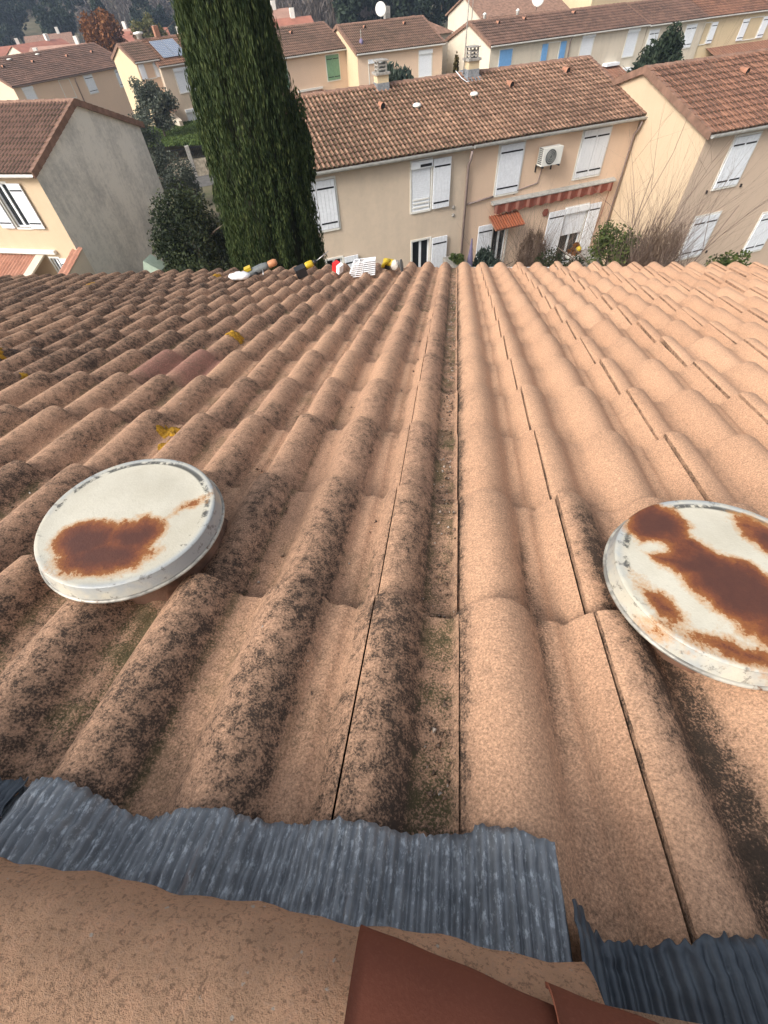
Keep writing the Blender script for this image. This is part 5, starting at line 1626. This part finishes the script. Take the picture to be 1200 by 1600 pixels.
b.v = [(p[0] + g.gauss(0, 0.004), p[1] + g.gauss(0, 0.004), max(0, p[2] + g.gauss(0, 0.004))) for p in b.v]
t = b.build('plastic_bag', M['bag'])
at(t, on_roof(-1.68, 3.72, 0.0), R(10), R(-10))
tag(t, 'crumpled white plastic bag under the grey power tool', 'bag')
# drill
t = empty('cordless_drill', (0, 0, 0), 0, 'black and yellow cordless drill with a long bit, lying on the roof edge', 'drill')
at(t, on_roof(-1.17, 3.92, 0.05), R(28), 0, R(-12))
bb = MB().box(-0.14, -0.03, -0.055, 0.055, -0.05, 0.035)
bb.build('battery', M['black'], t)
MB().tube([(-0.06, 0, 0.0), (0.02, 0, 0.02)], [0.026, 0.028], 12).build('handle', M['black'], t)
MB().lathe([(0.030, -0.02), (0.034, 0.0), (0.034, 0.05), (0.026, 0.065)], 16, Matrix.Translation((0.0, 0, 0.02)) @ XAX).build('motor_body', M['yellow'], t)
MB().lathe([(0.022, 0.065), (0.022, 0.09), (0.010, 0.11)], 14, Matrix.Translation((0.0, 0, 0.02)) @ XAX).build('chuck', M['black'], t)
MB().tube([(0.10, 0, 0.02), (0.26, 0, 0.06)], [0.005, 0.004], 8).build('drill_bit', M['steel'], t)
# red box
t = empty('tape_box', (0, 0, 0), 0, 'small red and white box on the roof edge left of the white strips', 'box')
at(t, on_roof(-0.925, 3.95, 0.012), R(-28), R(6), R(16))
MB().box(-0.055, 0.0, -0.035, 0.035, 0, 0.085).build('red_side', M['red'], t)
MB().box(0.001, 0.040, -0.034, 0.034, 0.001, 0.084).build('white_side', M['white'], t)
# stack of white slotted strips
t = empty('plastic_strips', (0, 0, 0), 0, 'fanned stack of white slotted plastic strips on the roof edge', 'plastic strips')
at(t, on_roof(-0.70, 3.86, 0.0), R(6), R(-4), R(-4))
for i in range(8):
    s_ = MB()
    y0, z0 = -0.02 + 0.002 * i, 0.002 + 0.0175 * i
    x0 = -0.15 + 0.010 * i
    x1 = 0.125 + 0.003 * i
    s_.box(x0, x1, y0 - 0.05, y0 - 0.042, z0, z0 + 0.006)
    s_.box(x0, x1, y0 + 0.042, y0 + 0.05, z0, z0 + 0.006)
    for j in range(5):
        xx = x0 + (x1 - x0 - 0.012) * j / 4
        s_.box(xx, xx + 0.012, y0 - 0.042, y0 + 0.042, z0, z0 + 0.006)
    s_.box(x1 - 0.11, x1, y0 - 0.0415, y0 + 0.0415, z0 + 0.001, z0 + 0.005)
    s_.build('strip', M['bag'], t)
# yellow grinder
t = empty('angle_grinder', (0, 0, 0), 0, 'yellow grinder with a dusty rag and dark cutting disc on the roof edge', 'grinder')
at(t, on_roof(-0.475, 4.02, 0.05), R(-6), 0, R(8))
MB().lathe([(0.026, -0.11), (0.036, -0.09), (0.038, -0.02), (0.034, 0.03), (0.028, 0.05)], 18, XAX).build('motor_body', M['yellow'], t)
MB().box(-0.10, -0.03, -0.044, 0.044, -0.052, -0.02).build('battery', M['black'], t)
MB().tube([(-0.04, -0.02, 0.03), (-0.085, -0.06, 0.02), (-0.10, -0.07, -0.03)], [0.018, 0.02, 0.018], 10).build('handle', M['yellow'], t)
rgm = MB()
g = random.Random(4)
rgm.lathe([(0.012, -0.05), (0.036, -0.04), (0.048, -0.01), (0.046, 0.02), (0.030, 0.042), (0.006, 0.048)], 20, Matrix.Translation((0.025, -0.02, -0.005)))
rgm.v = [tuple(Vector(p) * (1 + 0.0) + Vector((g.gauss(0, 0.003), g.gauss(0, 0.003), g.gauss(0, 0.003)))) for p in rgm.v]
rgm.build('rag', M['rag'], t)
MB().lathe([(0.062, -0.003), (0.064, 0.0), (0.062, 0.003)], 28, Matrix.Translation((0.090, -0.01, -0.005)) @ Matrix.Rotation(R(72), 4, 'Y')).build('cutting_disc', M['toolgrey'], t)

# ------------------------------------------------------------------ garden odds and ends
t = empty('parasol', (0.60, 16.2, 0), 0, 'folded mauve garden parasol beside the drainpipe', 'parasol')
MB().tube([(0, 0, 0), (0, 0, 3.05)], 0.02, 8).build('pole', M['frame'], t)
MB().lathe([(0.10, 0.9), (0.13, 1.2), (0.12, 2.0), (0.09, 2.6), (0.05, 2.9), (0.03, 3.1), (0.02, 3.2)], 10, smooth=False).build('canopy', M['mauve'], t)
t = empty('planter', (0.15, 15.9, 0), R(28), 'mossy concrete planter at the foot of the drainpipe', 'planter')
MB().box(-0.28, 0.28, -0.5, 0.5, 0, 2.62).build('box', M['concrete'], t)
P, tn = clump_points(900, (0.26, 0.45, 0.14), np.random.default_rng(2), 12, 2.68, 0.4)
leaf_cloud('plants', P, M['leaf_green'], t, 0.05)
t = empty('flower_pot', (4.12, 16.75, 0), 0, 'white bowl of red-brown and yellow flowers below the half-open shutters', 'flower pot')
MB().lathe([(0.10, 1.9), (0.12, 2.3), (0.28, 2.42), (0.30, 2.50), (0.26, 2.50)], 22).build('bowl', M['frame'], t)
P, tn = clump_points(700, (0.22, 0.22, 0.2), np.random.default_rng(3), 12, 2.62, 0.4)
leaf_cloud('flowers', P[:450], M['leaf_rust'], t, 0.06)
MB().lathe([(0.02, 2.62), (0.09, 2.68), (0.08, 2.76), (0.01, 2.80)], 12, Matrix.Translation((0.08, -0.1, 0))).build('yellow_bloom', M['yellow'], t)
t = MB().lathe([(0.45, 0.0), (0.5, 1.2), (0.46, 2.3), (0.40, 2.55), (0.25, 2.66), (0.05, 2.68)], 14, smooth=False).build('covered_barbecue', M['concrete'], None, (4.60, 16.6, 0))
tag(t, 'grey covered barbecue next to the flower bowl', 'barbecue')
t = MB().prism([(-0.35, -0.3, 0), (0.35, -0.3, 0), (0.35, -0.3, 2.2), (-0.2, -0.3, 2.55), (-0.35, -0.3, 2.2)], (0, 0.6, 0)).build('garden_box', M['greenbox'], None, (-11.3, 16.4, 0))
tag(t, 'grey-green plastic box at the foot of the grey gable', 'box')

# ------------------------------------------------------------------ morning haze over the valley
hz = MB().box(-480, 480, -60, 560, -9, 75).build('haze', M['white'])
hm = bpy.data.materials.new('valley_haze')
hm.use_nodes = True
ht = hm.node_tree
ht.nodes.clear()
ho = ht.nodes.new('ShaderNodeOutputMaterial')
hv = ht.nodes.new('ShaderNodeVolumePrincipled')
hv.inputs['Color'].default_value = (0.62, 0.76, 1.0, 1)
hv.inputs['Density'].default_value = 0.0006
hv.inputs['Anisotropy'].default_value = 0.2
ht.links.new(hv.outputs[0], ho.inputs['Volume'])
hz.data.materials[0] = hm
tag(hz, kind='stuff')
